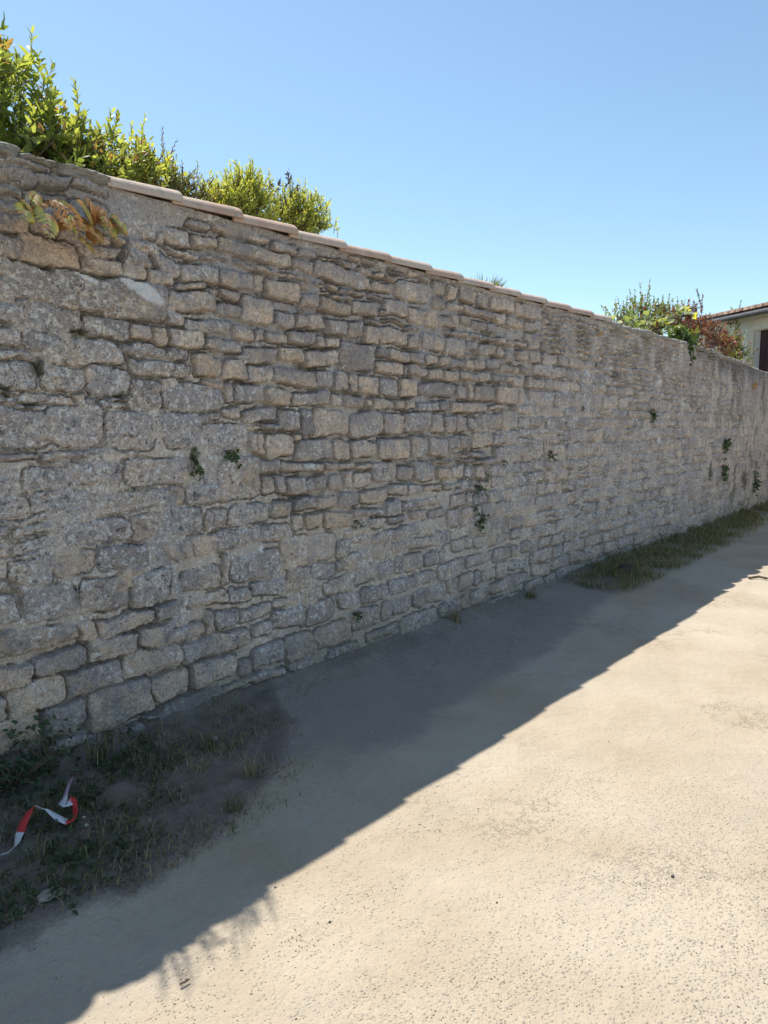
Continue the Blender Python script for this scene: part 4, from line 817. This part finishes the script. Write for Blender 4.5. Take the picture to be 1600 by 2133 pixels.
def onroad(n, x0=0, x1=1600, y0=1250, y1=2133):
    out = []
    while len(out) < n:
        p = on_z(float(R.uniform(x0, x1)), float(R.uniform(y0, y1)))
        if p[1] < -.05: out.append((p[0], p[1]))
    return out
SUNR = gpoly([(150, 2133), (850, 1660), (1600, 1180), (1700, 1300), (1800, 2300), (150, 2300)])
grit('dark_grit', 'dark grit scattered over the sunlit lane', onroad(220), .0012, .004, M_gd)
grit('gravel', 'fine sand coloured gravel bound in the lane surface', onroad(9000, 0, 1600, 1500, 2250), .001, .0036, M_gs)
grit('pale_grit', 'tiny pale chips scattered near the wall foot', onroad(170, 100, 1250, 1200, 1750), .0015, .006, M_gp)
GV = gpoly([(1130, 1240), (1190, 1212), (1290, 1225), (1240, 1262), (1150, 1275)])
grit('grey_gravel', 'loose grey and white gravel beside the start of the far grass', [tuple(q) for q in scatter(GV, 260)], .003, .012, mat_plain('grey_gravel', (.26, .25, .24), (.48, .46, .44), 60, .9, 0))
gsn = 'loose stones on the lane'
def rock(name, lab, x, y, s, mat, group=gsn, flat=.6, cat='stone'):
    p = on_z(float(x), float(y)); V_, F_ = lump(0, 0, 0, s, s * .75, s * flat, int(x + y), .4, 12, 8); o = mesh_obj(name, V_, F_, mat); o.location = (p[0], p[1], gz(p[0], p[1]) + s * flat * .5); tag(o, lab, cat, group)
rock('pebble', 'largest dark pebble in the sunlit lane at the right', 1401, 1828, .007, M_gd); rock('pebble', 'dark pebble above the middle of the sunlit lane, beside the shadow of leaves', 573, 1849, .004, M_gd)
rock('pebble', 'dark pebble left of the centre of the sunlit gravel', 687, 1920, .005, M_gd); rock('pebble', 'dark pebble a step left of the largest one', 1035, 1879, .004, M_gd)
rock('flat_stone', 'flat beige stone half buried among the weeds', 105, 1865, .045, M_gs, flat=.15); rock('shell', 'small white snail shell beside the striped tape', 174, 1713, .009, M_gp, cat='shell'); rock('pebble', 'yellowish lump just below the white shell by the tape', 180, 1727, .010, M_sur)
rock('pebble', 'pale grey stone tucked in the green tuft near the wall', 447, 1545, .013, M_gp)
rock('earth_heap', 'low dark brown heap in the far grass at the wall foot', 1305, 1196, .13, mat_plain('dark_earth', (.04, .03, .025), (.08, .06, .05), 20), None, .35, 'heap')
# fallen twigs
def twig(lab, pts, r, mat, z=.004):
    Q = [on_z(float(x), float(y)) for x, y in pts]; Q = [np.array([q[0], q[1], gz(q[0], q[1]) + z + r + R.uniform(0, .006)]) for q in Q]; V_, F_ = tubes([(Q, [r] * len(Q))], 6); tag(mesh_obj('twig', V_, F_, mat), lab, 'twig', 'fallen twigs')
M_straw = mat_plain('straw', (.36, .29, .17), (.5, .42, .27), 20, .8, 0)
twig('dark twig at the right edge of the sunlit lane by the shadow line', [(1560, 1207), (1580, 1205), (1598, 1209)], .012, M_bark); twig('short dark twig on the sunlit lane below the leaf shadows', [(375, 2062), (385, 2056), (395, 2050)], .0025, M_bark)
twig('pale straw leaning against the soil near the wall foot', [(348, 1555), (360, 1556), (385, 1545)], .0016, M_straw); twig('pale bent straw beside the pinkish tape end', [(168, 1668), (175, 1678), (190, 1686)], .0022, M_straw); twig('pale straw lying in the middle of the bare soil', [(362, 1580), (372, 1574), (382, 1568)], .0015, M_straw)
print('stones', len(stones), 'wall verts', len(V) , U.shape)
